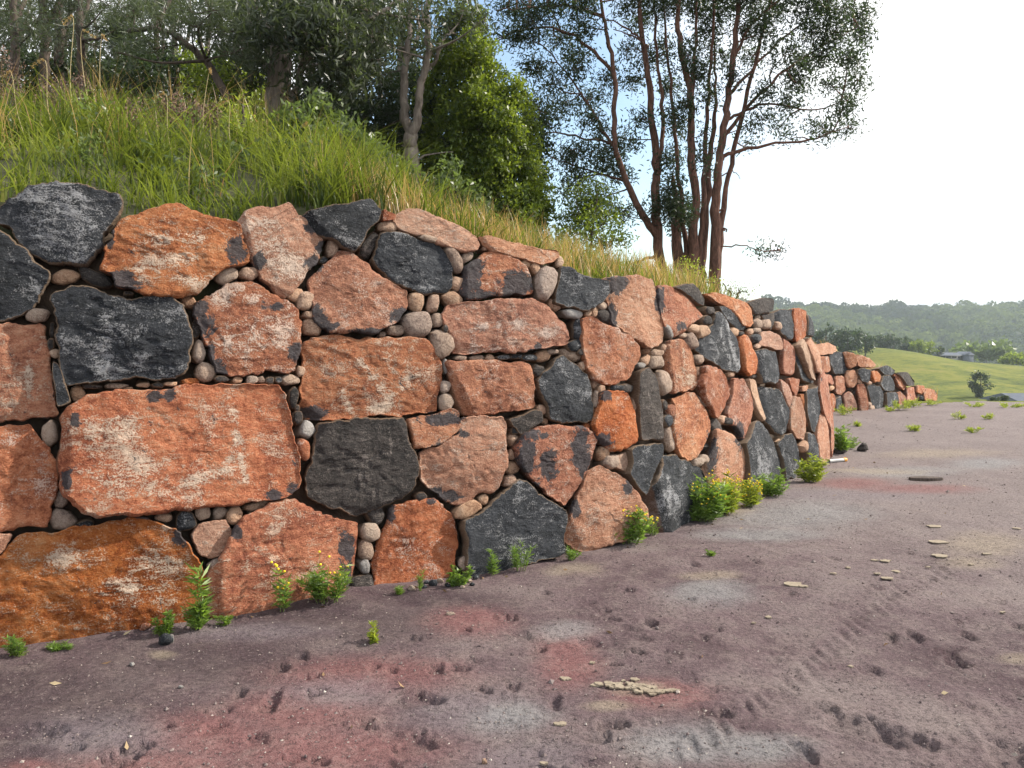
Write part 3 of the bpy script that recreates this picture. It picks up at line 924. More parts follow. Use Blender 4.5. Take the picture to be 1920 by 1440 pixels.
FAR_BOULDERS = [
 ('T', '1530,645 1555,643 1570,650 1573,656 1562,663 1545,666 1530,662'), ('D', '1557,665 1569,660 1580,660 1587,680 1591,692 1585,701 1566,702 1559,682'),
 ('R', '1535,668 1556,668 1560,692 1553,699 1535,696'), ('T', '1581,660 1592,659 1602,662 1610,675 1607,687 1595,692 1589,687'),
 ('T', '1606,664 1620,667 1635,675 1645,685 1636,690 1617,689 1611,685'), ('D', '1610,692 1622,690 1634,694 1634,707 1630,717 1617,716 1611,705'),
 ('T', '1590,694 1603,693 1609,705 1608,718 1600,728 1591,726 1585,714 1585,702'), ('R', '1567,706 1582,704 1584,722 1588,732 1578,741 1570,738 1568,722'),
 ('R', '1548,701 1560,703 1566,718 1562,722 1548,714'), ('R', '1548,737 1566,738 1567,755 1565,774 1548,776'), ('D', '1568,748 1576,743 1582,758 1580,774 1568,776'),
 ('T', '1582,741 1592,733 1601,739 1607,755 1608,772 1586,779'), ('O', '1610,721 1621,719 1626,732 1629,755 1628,773 1615,774 1610,745 1608,731'),
 ('D', '1628,724 1636,720 1651,724 1657,740 1656,769 1640,771 1632,742'), ('O', '1635,696 1646,695 1654,705 1650,716 1640,717 1635,707'),
 ('D', '1649,690 1664,684 1682,696 1672,704 1659,702'), ('D', '1657,704 1669,703 1676,715 1680,731 1672,734 1660,733 1653,722'),
 ('M', '1677,702 1685,701 1696,712 1701,727 1695,732 1686,725'), ('D', '1664,735 1681,735 1686,750 1677,762 1666,762'),
 ('B', '1685,698 1701,697 1711,707 1721,721 1711,724 1701,722 1694,710'), ('R', '1684,736 1690,734 1700,745 1698,760 1686,760'),
 ('R', '1702,727 1715,725 1722,735 1720,751 1703,752'), ('O', '1722,722 1733,723 1735,732 1728,739 1721,736'), ('O', '1736,727 1752,731 1760,740 1758,751 1735,751'),
]
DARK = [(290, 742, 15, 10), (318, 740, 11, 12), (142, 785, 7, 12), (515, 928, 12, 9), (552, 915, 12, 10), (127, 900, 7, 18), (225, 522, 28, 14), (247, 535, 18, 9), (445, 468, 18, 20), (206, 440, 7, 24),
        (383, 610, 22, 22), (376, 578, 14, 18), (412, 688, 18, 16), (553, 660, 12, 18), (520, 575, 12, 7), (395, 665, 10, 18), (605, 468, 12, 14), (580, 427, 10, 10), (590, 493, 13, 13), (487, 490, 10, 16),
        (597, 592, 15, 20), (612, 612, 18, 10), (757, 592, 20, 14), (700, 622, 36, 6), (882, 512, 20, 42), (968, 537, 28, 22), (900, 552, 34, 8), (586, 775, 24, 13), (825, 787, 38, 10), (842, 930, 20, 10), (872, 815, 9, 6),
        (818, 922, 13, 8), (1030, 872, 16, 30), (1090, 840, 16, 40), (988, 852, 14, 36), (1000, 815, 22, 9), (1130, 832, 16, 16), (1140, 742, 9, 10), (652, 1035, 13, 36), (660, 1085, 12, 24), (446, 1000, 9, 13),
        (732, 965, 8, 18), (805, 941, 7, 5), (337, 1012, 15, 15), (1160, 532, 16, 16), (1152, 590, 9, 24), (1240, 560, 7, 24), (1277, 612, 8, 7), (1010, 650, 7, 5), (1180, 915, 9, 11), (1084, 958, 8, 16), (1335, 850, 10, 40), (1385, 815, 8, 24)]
PALE = [(678, 678, 715, 726, 6), (715, 726, 756, 766, 7), (724, 680, 748, 710, 2.5), (748, 710, 757, 736, 2.5), (757, 712, 785, 702, 2.5), (638, 735, 668, 780, 4), (700, 765, 740, 760, 6), (225, 838, 268, 868, 5), (440, 770, 448, 830, 6),
        (448, 830, 420, 880, 5), (345, 905, 430, 885, 9), (450, 850, 462, 900, 4), (893, 612, 888, 658, 5), (938, 590, 935, 620, 3), (967, 606, 14, 6), (1027, 625, 13, 9), (884, 620, 910, 610, 4), (1283, 660, 1285, 715, 3), (1290, 706, 1304, 714, 4),
        (1240, 930, 1235, 985, 3), (1252, 900, 1248, 975, 3), (298, 446, 26, 16), (362, 445, 26, 22), (340, 492, 30, 14), (290, 495, 26, 10), (375, 527, 50, 12), (262, 512, 9, 22), (185, 660, 20, 34), (196, 622, 14, 36),
        (730, 802, 735, 850, 2), (1350, 620, 1368, 680, 3), (1372, 640, 1385, 690, 4), (1360, 600, 1372, 640, 3), (1430, 850, 1440, 890, 3), (1420, 840, 1428, 880, 3), (55, 690, 55, 740, 5), (15, 465, 25, 490, 3),
        (125, 1045, 60, 14), (240, 1110, 40, 20), (295, 1060, 40, 24), (75, 400, 30, 40), (140, 430, 50, 40), (110, 370, 60, 20), (500, 450, 30, 30), (530, 500, 30, 20), (470, 630, 60, 30), (440, 560, 50, 20), (240, 900, 90, 30), (200, 800, 60, 30)]
# small stones packed in the gaps: cx, cy, rx, ry, turn, kind
COBBLES = '''121,520,27,15,-8,C 178,521,34,16,27,B 68,591,25,13,-4,G 241,550,11,5,0,B 353,566,16,13,10,C 367,616,10,18,8,B 374,659,12,24,0,G 385,697,20,18,20,G 426,516,25,14,-30,G 467,513,20,14,5,C
97,620,6,18,0,B 96,646,8,11,0,B 102,663,11,10,10,C 145,738,15,15,-20,C 92,813,17,23,0,G 114,935,15,17,0,G 116,974,26,20,0,G 157,985,19,10,-10,D 306,971,18,8,5,C 347,978,22,19,10,D 381,963,15,13,0,G 412,961,15,14,0,G 442,967,14,20,10,C 480,948,25,9,-22,C
405,1060,20,14,-12,G 172,725,18,5,0,B 217,724,22,6,0,G 267,722,15,5,0,C 240,729,11,4,0,C 297,722,12,5,0,B 321,720,12,5,0,C 357,716,20,8,0,O 416,711,14,7,0,B 447,713,10,8,0,C 472,713,12,8,0,G 490,713,9,8,0,G 506,713,9,8,0,B 544,713,19,9,0,G 522,712,8,7,0,D
564,695,9,10,0,C 551,745,9,24,8,B 557,766,6,7,0,B 558,782,10,15,0,B 577,805,15,16,20,W 570,842,14,23,-5,R 624,462,12,20,8,C 606,488,8,8,0,D 555,553,15,13,0,C 573,563,17,20,10,C 580,590,15,8,-5,C 586,612,18,17,0,C 692,460,14,31,30,B 726,425,18,10,0,C 808,448,19,7,10,G 854,486,11,29,-22,G 877,482,13,9,-40,G
857,532,14,15,20,C 848,562,18,16,0,C 782,565,15,20,5,C 812,571,14,20,10,C 781,606,31,25,0,G 821,600,11,15,0,G 828,643,24,29,-20,G 740,620,17,11,0,G 717,626,7,5,0,G 835,616,5,9,0,B 836,687,6,16,0,W 836,725,11,12,0,G 836,753,15,18,0,G
912,464,8,7,0,C 987,494,10,9,0,C 1004,503,8,14,-30,C 1014,500,5,5,0,G 1048,491,8,11,0,C 1041,572,15,12,35,C 1075,588,22,10,10,W 1102,587,8,8,0,C 1114,584,6,11,0,C 1132,573,11,8,0,G 1135,593,18,14,0,B 1083,618,11,19,0,D 1083,648,16,12,0,D 1070,665,23,13,15,G 1037,659,11,5,0,G 1018,667,20,10,-10,C
995,670,15,7,0,D 895,671,14,5,0,G 919,670,10,6,0,C 945,670,13,5,0,D 970,669,13,5,0,D 865,672,12,5,0,G 1010,696,14,13,0,B 1092,686,8,9,-40,C 1117,718,9,11,0,C 1128,731,7,9,0,C 1120,749,10,18,8,G 1157,727,15,7,0,D 1175,729,12,9,0,B 1212,656,9,8,0,C 1231,662,14,8,0,C 1212,676,10,11,0,C 1202,685,8,6,0,W 1232,679,13,13,0,G 1248,655,8,10,0,C 1245,718,13,27,-14,G
1016,769,9,9,0,C 1022,790,6,7,0,C 965,808,9,8,0,D 965,828,11,14,0,C 961,853,8,11,0,C 961,877,12,13,0,C 957,902,16,12,-30,C 907,937,9,11,0,C 877,955,26,14,-25,C 790,932,13,10,0,B 1131,852,12,15,0,C 1147,866,14,14,0,G 1192,757,6,15,0,C 1199,793,5,18,0,C 1256,823,10,25,-8,G
706,967,18,18,0,B 695,997,18,18,0,G 686,1032,14,21,0,G 685,1062,10,14,0,W 680,1098,25,24,0,B 692,1114,11,8,0,B 871,1056,10,14,0,G 1246,760,5,10,0,B 1260,772,10,14,0,R 1255,788,8,13,0,D 1320,860,9,9,0,G 1309,867,12,9,0,G 1321,748,8,16,-30,G 1339,800,9,22,-20,B 1330,838,11,16,0,B
1249,597,8,8,0,B 1254,621,5,15,-18,W 1256,634,6,12,0,D 1250,678,5,12,-10,W 1299,615,12,9,0,C 1317,621,13,13,0,C 1296,640,13,17,-30,G 1281,629,7,5,0,G 1327,601,8,9,0,B 1311,674,7,10,0,G 1315,700,8,12,0,C 1331,582,8,9,0,B 1421,594,5,5,0,G 1421,607,8,10,0,G 1435,607,9,11,0,G 1407,622,6,6,0,C 1419,620,8,5,0,G
1417,635,10,9,0,D 1420,650,6,5,0,C 1459,611,6,8,0,C 1376,622,7,10,0,C 1389,625,6,5,0,B 1370,701,7,7,0,C 1426,708,7,9,0,B 1412,706,8,5,0,B 1357,787,9,10,0,C 1465,825,12,5,-15,C 1511,838,10,13,0,C 1465,848,8,14,0,B 1365,790,8,8,0,B 1237,608,6,8,0,B 1163,610,7,5,0,B 1090,660,8,7,0,B 1205,850,8,6,0,B 1100,800,8,6,0,R'''
FAR_COBBLES = '1573,746,5,5,0,W 1559,728,5,5,0,C 1632,757,4,4,0,C 1635,765,5,6,0,C 1612,716,5,5,0,C 1655,711,6,5,0,C 1660,742,5,8,0,B 1630,718,5,4,0,C 1601,735,4,4,0,B 1703,757,6,5,0,B 1731,745,5,6,0,D'


def poly_of(cx, cy, rx, ry, turn, seed):
    r = roll(seed + 991)
    n = int(r.integers(6, 10))
    th = np.linspace(0, 2 * math.pi, n, endpoint=False) + r.uniform(-0.22, 0.22, n)
    k = r.uniform(0.84, 1.16, n)
    e = 1.0
    x = np.sign(np.cos(th)) * np.abs(np.cos(th)) ** 0.85 * rx * 1.07 * k
    y = np.sign(np.sin(th)) * np.abs(np.sin(th)) ** 0.85 * ry * 1.07 * k
    c, s = math.cos(R(turn)), math.sin(R(turn))
    return [(cx + a * c - b * s, cy + a * s + b * c) for a, b in zip(x, y)]


def inside(pt, poly, pad=6):
    p = np.array(poly)
    return p[:, 0].min() - pad < pt[0] < p[:, 0].max() + pad and p[:, 1].min() - pad < pt[1] < p[:, 1].max() + pad


def core_mesh(base, top, s_lo, s_hi, parent, inset=0.20):
    """rough earth packed behind the stones"""
    bag = Bag()
    ss = np.arange(s_lo, s_hi, 0.16)
    nz = 14
    V = []
    for s in ss:
        T, U, N = frame_at(base, s)
        L = np.r_[0, np.cumsum(np.linalg.norm(np.diff(base, axis=0), axis=1))]
        b = np.array([np.interp(s, L, base[:, 0]), np.interp(s, L, base[:, 1]), 0])
        zt = np.interp(s, top[:, 0], top[:, 1]) - 0.2
        nh = np.array([T[1], -T[0], 0])
        for k in range(nz):
            z = -0.2 + (zt + 0.2) * k / (nz - 1)
            V.append(b + np.array([0, 0, z]) - nh * (inset + z * LEAN))
        V.append(b + np.array([0, 0, zt]) - nh * (inset + 0.7 + zt * LEAN))
    V = np.array(V)
    m = nz + 1
    V += 0.06 * np.stack([vnoise(V * 4, 1), vnoise(V * 4, 2), vnoise(V * 4, 3)], 1)
    i = np.arange(len(ss) - 1)[:, None] * m
    j = np.arange(nz)[None, :]
    bag.add(V, np.stack([i + j, i + m + j, i + m + j + 1, i + j + 1], -1).reshape(-1, 4))
    return bag.build('earth_core', MAT['core'], parent)


wall = empty('boulder_retaining_wall', (BASE1[40][0], BASE1[40][1], 0), 'long dry stacked retaining wall of rust orange and charcoal boulders with cobbles packed in the gaps', 'retaining wall')
wall_far = empty('boulder_retaining_wall', (BASE2[30][0], BASE2[30][1], 0), 'lower far stretch of boulder wall tapering down to the edge of the pasture', 'retaining wall')


def rebase(o, parent):
    o.location = o.location - parent.location


for i, (kind, s, fac) in enumerate(BOULDERS):
    px = S(s)
    big = max(p[0] for p in px) - min(p[0] for p in px)
    n = 180 if big > 200 else 130 if big > 100 else 90 if big > 60 else 56 if big > 30 else 36
    nr = 34 if big > 200 else 24 if big > 100 else 16 if big > 60 else 11 if big > 30 else 7
    cx_, cy_ = np.mean(px, 0)
    pdl = [d for d in DARK if inside(d, px, 2)] if kind not in 'DBG' else []
    pwl = [d for d in PALE if inside(d, px, 0)]
    o = stone_mesh('boulder', kind, px, BASE1, wall, 100 + i, recess=float(roll(i).uniform(-0.035, 0.03)), depth=0.36, N=n, nring=nr, facets=fac, pdl=pdl, pwl=pwl, dome=0.14 if kind == 'G' else 0)
    rebase(o, wall)
for i, s in enumerate(COBBLES.split()):
    f = s.split(',')
    px = poly_of(*[float(v) for v in f[:5]], 300 + i)
    o = stone_mesh('cobble', f[5], px, BASE1, wall, 400 + i, recess=float(roll(i).uniform(0.025, 0.075)), depth=0.16, N=26, nring=5, rough=0.8, dome=0.22, tilt=0.10, ledge=0.3)
    rebase(o, wall)
rebase(core_mesh(BASE1, TOP1, 0.05, TOP1[-1, 0] + 5.0, wall), wall)
for i, (kind, s) in enumerate(FAR_BOULDERS):
    o = stone_mesh('boulder', kind, S(s), BASE2, wall_far, 700 + i, recess=float(roll(i).uniform(-0.05, 0.05)), depth=0.36, N=40, nring=8)
    rebase(o, wall_far)
for i, s in enumerate(FAR_COBBLES.split()):
    f = s.split(',')
    o = stone_mesh('cobble', f[5], poly_of(*[float(v) for v in f[:5]], 800 + i), BASE2, wall_far, 820 + i, recess=0.10, depth=0.2, N=20, nring=4, dome=0.2, tilt=0.1)
    rebase(o, wall_far)
rebase(core_mesh(BASE2, TOP2, 0.1, TOP2[-1, 0] + 0.3, wall_far), wall_far)

# ------------------------------------------------------------------ ground, pasture, ridge, bank
def build_ground():
    r = [0.25, 0.5, 0.8, 1.1, 1.35]
    v = 1.55
    while v < 9:
        r.append(v)
        v *= 1.0052
    while v < 40:
        r.append(v)
        v *= 1.012
    while v < 1560:
        r.append(v)
        v *= 1.022
    r = np.array(r)
    th = np.concatenate([np.arange(-180, -48, 6.0), np.arange(-48, 48, 0.19), np.arange(48, 180.1, 6.0)])
    RR, TH = np.meshgrid(r, np.radians(th), indexing='ij')
    X, Y = RR * np.sin(TH), RR * np.cos(TH)
    nr, nt = X.shape
    x, y = X.ravel(), Y.ravel()
    z = terrain_z(x, y)
    near = (np.hypot(x, y) < 30)
    P = np.stack([x, y, 0 * x], 1)
    zz = np.zeros(len(x))
    pn = P[near]
    zz[near] = ground_h(pn[:, 0], pn[:, 1]) + 0.004 * fbm(pn * 11.0, 2, 53) * sst(np.hypot(pn[:, 0], pn[:, 1]), 16, 6)
    r0 = np.random.default_rng(5)
    loose = np.zeros(len(x))
    # hoof and boot prints
    prints = [(1620, 1362, .17, 1.0), (1690, 1372, .13, 1.0), (1505, 1405, .08, .8), (1895, 1410, .14, 1.0), (1150, 1362, .09, 1.0), (1120, 1390, .07, .8), (1040, 1313, .07, .8), (1345, 1338, .07, .9), (1545, 1325, .07, .7), (1630, 1248, .09, .7),
              (1770, 1215, .10, .9), (1790, 1235, .10, 1.0), (1670, 1188, .07, .9), (1712, 1186, .07, .9), (1815, 1184, .06, .9), (1790, 1155, .07, .6), (1860, 1120, .08, .7), (1195, 1220, .06, .9), (1318, 1190, .06, .8), (1345, 1172, .05, .7), (1215, 1165, .06, .9), (1150, 1160, .07, .9),
              (1105, 1130, .06, .7), (1022, 1108, .06, .7), (1175, 1108, .06, .8), (1010, 1215, .06, .9), (1150, 1243, .06, .9), (955, 1157, .06, 1), (870, 1180, .05, .9), (780, 1195, .06, .8), (820, 1258, .07, .9), (860, 1255, .07, .9), (565, 1222, .05, .8), (525, 1245, .08, 1), (580, 1260, .05, .7), (450, 1290, .06, 1), (510, 1300, .07, 1),
              (585, 1295, .06, .9), (500, 1318, .06, 1), (395, 1360, .07, .9), (310, 1355, .05, .8), (240, 1408, .07, 1), (200, 1430, .08, 1), (265, 1395, .06, .8), (785, 1310, .09, .9), (775, 1395, .10, .9), (675, 1352, .06, .9), (595, 1425, .06, .8), (555, 1420, .05, .8), (700, 1245, .05, .8), (735, 1252, .04, .8), (50, 1365, .09, .7),
              (130, 1400, .06, .7), (410, 1325, .05, .6), (480, 1380, .06, .6), (900, 1290, .06, .7), (960, 1285, .05, .8), (1480, 1115, .05, .6), (1380, 1085, .05, .6), (1300, 1060, .06, .6), (1420, 1060, .07, .6), (1560, 1048, .06, .5), (1290, 1125, .06, .6), (1920, 1170, .08, .8), (1740, 1080, .07, .6), (1640, 1105, .06, .6)]
    L = []
    for px, py, rad, dep in prints:
        g = gpt(px, py)
        L.append((g[0], g[1], rad, dep * 0.025))
    for _ in range(150):
        a = r0.uniform(-0.55, 0.62)
        d = 2.4 + 18 * r0.uniform(0, 1) ** 1.6
        L.append((d * math.sin(a), d * math.cos(a), r0.uniform(0.025, 0.085), r0.uniform(0.004, 0.016)))
    for gx, gy, rad, dep in L:
        m = np.nonzero((np.abs(x - gx) < rad * 2.6) & (np.abs(y - gy) < rad * 2.6))[0]
        if not len(m):
            continue
        a = r0.uniform(0, math.pi)
        dx, dy = x[m] - gx, y[m] - gy
        u = (dx * math.cos(a) + dy * math.sin(a)) / (rad * r0.uniform(0.85, 1.3))
        v = (-dx * math.sin(a) + dy * math.cos(a)) / (rad * r0.uniform(0.55, 0.85))
        q = np.stack([dx / rad * 1.6, dy / rad * 1.6, np.full(len(m), gx * 9)], 1)
        k = np.hypot(u, v) * (1 + 0.42 * vnoise(q, 6) + 0.22 * vnoise(q * 2.7, 16))
        zz[m] += -dep * 1.15 * (1 - sst(k, 0.62, 0.98)) + dep * 0.42 * np.exp(-((k - 1.22) / 0.26) ** 2) * (0.7 + 0.6 * vnoise(q * 1.7, 9))
        if dep > 0.012:
            zz[m] += dep * 0.10 * vnoise(q * 2.4, 8) * (1 - sst(k, 0.9, 1.7))
            loose[m] = np.maximum(loose[m], (1 - sst(k, 0.5, 1.25)) * min(1, dep / 0.03))
    # tyre track with lug marks
    for p0, p1, wd in (((1190, 1425), (1665, 1112), 0.17), ((1640, 1432), (1905, 1250), 0.15)):
        a, b = gpt(*p0)[:2], gpt(*p1)[:2]
        ax = (b - a) / np.linalg.norm(b - a)
        al = (x - a[0]) * ax[0] + (y - a[1]) * ax[1]
        la = (x - a[0]) * -ax[1] + (y - a[1]) * ax[0]
        la = la + 0.03 * np.sin(al * 1.9)
        m = (np.abs(la) < wd * 1.5) & (al > -0.6) & (al < np.linalg.norm(b - a) + 1.5)
        q = np.stack([x[m] * 5, y[m] * 5, 0 * x[m]], 1)
        ed = 1 - sst(np.abs(la[m]), wd * 0.72, wd * 1.1)
        fade = sst(vnoise(q * 0.35, 4), -1.0, -0.4)
        lug = np.tanh(2.2 * np.sin((al[m] + np.abs(la[m]) * 0.95) * 2 * math.pi / 0.115 + np.where(la[m] > 0, 0.9, 0) + 1.9 * vnoise(q * 0.8, 2))) * (0.7 + 0.5 * vnoise(q * 2.2, 12)) * sst(np.abs(la[m]), 0.01, 0.05) + 0.4 * vnoise(q * 4.0, 13)
        zz[m] += ed * fade * (0.0085 * lug - 0.003) * (0.55 if wd < 0.16 else 1)
    z = z + np.where(near, zz, 0)

    def spots(lst):
        a = np.zeros(len(x))
        for px, py, rx, ry in lst:
            o = gpt(px, py)[:2]
            e1 = gpt(px + rx, py)[:2] - o
            e2 = gpt(px, py - ry)[:2] - o
            M = np.linalg.inv(np.stack([e1, e2], 1))
            k = np.hypot(*(M @ np.stack([x - o[0], y - o[1]])))
            a = np.maximum(a, 1 - sst(k, 0.2, 1.5))
        return a
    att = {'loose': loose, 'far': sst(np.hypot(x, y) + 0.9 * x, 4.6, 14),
           'wall_shade': spots([(60, 1290, 330, 70), (0, 1380, 260, 60), (380, 1225, 300, 50), (640, 1160, 260, 40), (150, 1340, 200, 40), (820, 1120, 150, 22)]),  # shadow along the left wall foot, painted into the ground colour
           'pink': spots([(560, 1330, 170, 50), (400, 1370, 140, 55), (1060, 1205, 60, 40), (1070, 1245, 70, 40), (1235, 1300, 110, 30), (300, 1430, 200, 40), (690, 1260, 200, 40), (1600, 905, 90, 12), (1720, 915, 120, 10), (880, 1160, 90, 30), (600, 1400, 260, 50), (60, 1435, 60, 20)]),
           'lilac': spots([(180, 1370, 150, 45), (640, 1290, 130, 30), (900, 1330, 160, 40), (470, 1180, 160, 16), (1000, 1420, 120, 40), (1560, 930, 200, 14)]),
           'greyblue': spots([(1330, 1112, 90, 25), (1500, 965, 160, 26), (1290, 1395, 130, 40), (1060, 1180, 60, 20), (1850, 870, 80, 10), (1700, 880, 120, 10), (1420, 1400, 120, 30), (960, 1340, 80, 30), (1430, 1000, 140, 16)]),
           'tan': spots([(1200, 1292, 60, 14), (1140, 1325, 50, 12), (1850, 1020, 90, 20), (1075, 1062, 60, 14), (1360, 955, 60, 9), (1330, 1080, 60, 10), (1820, 1050, 60, 12), (1760, 850, 120, 8), (1640, 880, 120, 6), (305, 1215, 26, 8), (1910, 1225, 40, 10)])}
    V = np.stack([x, y, z], 1)
    i = np.arange(nr - 1)[:, None] * nt
    j = np.arange(nt - 1)[None, :]
    Q = np.stack([i + j, i + j + 1, i + nt + j + 1, i + nt + j], -1).reshape(-1, 4)[:, ::-1]
    c = V[Q].mean(1)
    edge = 25.0 - 0.10 * (c[:, 0] - 12) + 0.5 * np.sin(c[:, 0] * 1.3)
    yard = (np.hypot(c[:, 0], c[:, 1]) < 60) & (c[:, 1] < edge)
    ridge = c[:, 1] > 372
    ok = np.hypot(c[:, 0], c[:, 1]) > 0
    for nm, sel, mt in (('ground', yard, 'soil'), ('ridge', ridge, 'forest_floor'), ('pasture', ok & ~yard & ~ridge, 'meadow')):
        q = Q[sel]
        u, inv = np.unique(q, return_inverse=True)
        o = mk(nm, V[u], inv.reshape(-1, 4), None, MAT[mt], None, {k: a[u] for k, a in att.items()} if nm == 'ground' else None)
        o['kind'] = 'structure'


build_ground()


def build_bank():
    xs = np.arange(-18, 15, 0.16)
    ys = np.arange(0.5, 34, 0.16)
    X, Y = np.meshgrid(xs, ys, indexing='ij')
    Z = hill_z(X, Y)
    n = len(ys)
    i = np.arange(len(xs) - 1)[:, None] * n
    j = np.arange(n - 1)[None, :]
    Q = np.stack([i + j, i + n + j, i + n + j + 1, i + j + 1], -1).reshape(-1, 4)
    zf = Z.ravel()
    keep = (zf[Q] > -0.3).any(1)
    o = mk('hillside', np.stack([X.ravel(), Y.ravel(), zf], 1), Q[keep], None, MAT['bank'])
    o['kind'] = 'structure'


build_bank()


# ------------------------------------------------------------------ haze over the valley
def build_haze():
    V = [(sx, sy, sz) for sz in (-37.5, 78) for sx, sy in ((-1600, -1600), (1600, -1600), (1600, 1600), (-1600, 1600))]
    Q = [(3, 2, 1, 0), (4, 5, 6, 7), (0, 1, 5, 4), (1, 2, 6, 5), (2, 3, 7, 6), (3, 0, 4, 7)]
    m, t = new_mat('valley_air')
    v = t.n('ShaderNodeVolumePrincipled')
    v.inputs['Color'].default_value = (0.80, 0.90, 1.0, 1)
    v.inputs['Density'].default_value = 0.00030
    v.inputs['Anisotropy'].default_value = 0.0
    o_ = t.n('ShaderNodeOutputMaterial')
    t.l.new(v.outputs[0], o_.inputs['Volume'])
    o = mk('haze', V, Q, None, m, smooth=False)
    o['kind'] = 'stuff'


build_haze()


# ------------------------------------------------------------------ grass on the bank
def blades(bag, P, h, wd, lean, var, nseg=3):
    n = len(P)
    az = rng.uniform(0, 2 * math.pi, n)
    d = np.stack([np.cos(az), np.sin(az), np.zeros(n)], 1)
    s = np.stack([-np.sin(az + rng.normal(0, .5, n)), np.cos(az), np.zeros(n)], 1)
    pts = []
    for k in range(nseg + 1):
        f = k / nseg
        c = P + np.array([0, 0, 1.0]) * (h * (f - 0.28 * lean * f * f))[:, None] + d * (h * lean * f ** 1.9)[:, None]
        ww = (wd * (1 - f) ** 0.6 * 0.5)[:, None]
        if k < nseg:
            pts += [c - s * ww, c + s * ww]
        else:
            pts += [c]
    m = 2 * nseg + 1
    V = np.stack(pts, 1).reshape(-1, 3)
    i = np.arange(n)[:, None] * m
    Q = np.concatenate([i + np.array([[2 * k, 2 * k + 1, 2 * k + 3, 2 * k + 2]]) for k in range(nseg - 1)])
    T = i + np.array([[2 * nseg - 2, 2 * nseg - 1, 2 * nseg]])
    bag.add(V, Q, T, np.repeat(var, m))


def tufts(n_tufts, region, per, sigma):
    """scatter tufts behind the wall; region(x, y, q, s) -> keep probability"""
    P = np.stack([rng.uniform(-11, 13, n_tufts * 6), rng.uniform(2, 28, n_tufts * 6)], 1)
    d, s = line_dist(P, BASE1)
    keep = rng.uniform(0, 1, len(P)) < region(P[:, 0], P[:, 1], -d, s)
    P = P[keep][:n_tufts]
    Q = np.repeat(P, per, 0) + rng.normal(0, sigma, (len(P) * per, 2))
    dq, _ = line_dist(Q, BASE1)
    Q = Q[-dq > 0.40]
    return np.c_[Q, hill_z(Q[:, 0], Q[:, 1])]


S0 = TOP1[2, 0]
gb = Bag()
P = tufts(3600, lambda x, y, q, s: ((q > 0.45) & (q < 3.2) & (s < S0 + 5.2)) * (1.0 * (q < 0.95) + 0.30 + 0.65 * (vnoise(np.stack([x * 0.8, y * 0.8, 0 * x], 1), 61) > -0.3)), 15, 0.055)
hh = 0.19 + 0.30 * sst(vnoise(np.c_[P[:, :2] * 0.9, np.zeros(len(P))], 62), -0.4, 0.6)
hh *= 1 - 0.45 * sst(line_dist(P[:, :2], BASE1)[1], S0 + 1.5, S0 + 4)
tv = lambda P, f, b, s: np.clip(b + 0.42 * vnoise(np.c_[P[:, :2] * f, np.zeros(len(P))], 81) + rng.normal(0, s, len(P)), 0, 1)
blades(gb, P, hh * rng.uniform(0.5, 1.4, len(P)), rng.uniform(0.008, 0.018, len(P)), np.abs(rng.normal(0.7, 0.4, len(P))), tv(P, 4.0, 0.42, 0.18), 4)
P = tufts(2000, lambda x, y, q, s: ((q >= 2.6) & (q < 8) & (s < S0 + 8)) * 0.8, 10, 0.09)
blades(gb, P, rng.uniform(0.14, 0.42, len(P)) * (0.7 + 0.6 * sst(vnoise(np.c_[P[:, :2] * 0.8, np.zeros(len(P))], 64), -.3, .5)), rng.uniform(0.009, 0.016, len(P)), rng.uniform(0.1, 0.7, len(P)), tv(P, 3.0, 0.5, 0.2))
P = tufts(2300, lambda x, y, q, s: ((q > 0.42) & (q < 4) & (s > S0 + 3.6)) * (0.45 + 0.55 * (q < 1.4)) * (x < 3.2), 12, 0.07)
blades(gb, P, rng.uniform(0.16, 0.42, len(P)), rng.uniform(0.008, 0.014, len(P)), rng.uniform(0.2, 0.8, len(P)), tv(P, 3.0, 0.66, 0.15))
o = gb.build('bank_grass', MAT['grass'])
wb = Bag()
_Q = tufts(230, lambda x, y, q, s: ((q > 0.8) & (q < 6) & (s < S0 + 7)) * 0.8, 1, 0.01)
for _q in _Q:
    _n = int(rng.integers(40, 110))
    _h = rng.uniform(0.12, 0.42)
    _p = _q + rng.normal(0, 1, (_n, 3)) * np.array([0.09, 0.09, 0]) + np.c_[np.zeros((_n, 2)), rng.uniform(0.02, 1, _n) * _h]
    leaves(wb, _p, rng.uniform(0.04, 0.08), rng.uniform(0.012, 0.03), np.tile([0, 0, 0.4], (_n, 1)), 1.0, np.full(_n, rng.uniform(0.2, 0.9)))
ow = wb.build('bank_weeds', MAT['shrub_leaf'])
ow['kind'] = 'stuff'
ow['label'] = 'leafy weeds mixed through the bank grass'
o['kind'] = 'stuff'
o['label'] = 'lush green grass growing on the bank above the wall'
gb = Bag()
P = tufts(2800, lambda x, y, q, s: ((q > 0.42) & (q < 2.2) & (s > S0 + 1.5) & (s < S0 + 8) & (x < 3.0)) * (0.5 + 0.7 * (vnoise(np.stack([x * 1.1, y * 1.1, 0 * x], 1), 71) > 0)), 15, 0.06)
blades(gb, P, rng.uniform(0.18, 0.48, len(P)), rng.uniform(0.005, 0.010, len(P)), rng.uniform(0.1, 0.7, len(P)), rng.uniform(0.2, 0.9, len(P)))
P = tufts(520, lambda x, y, q, s: ((q > 0.6) & (q < 8) & (s < S0 + 3)) * (0.12 + 0.88 * (vnoise(np.stack([x * 0.7, y * 0.7, 0 * x], 1), 72) > 0.1)) * (0.35 + 0.65 * (q > 2.2)), 8, 0.08)
blades(gb, P, rng.uniform(0.35, 0.85, len(P)), rng.uniform(0.004, 0.008, len(P)), rng.uniform(0.1, 0.8, len(P)), rng.uniform(0.1, 0.9, len(P)))
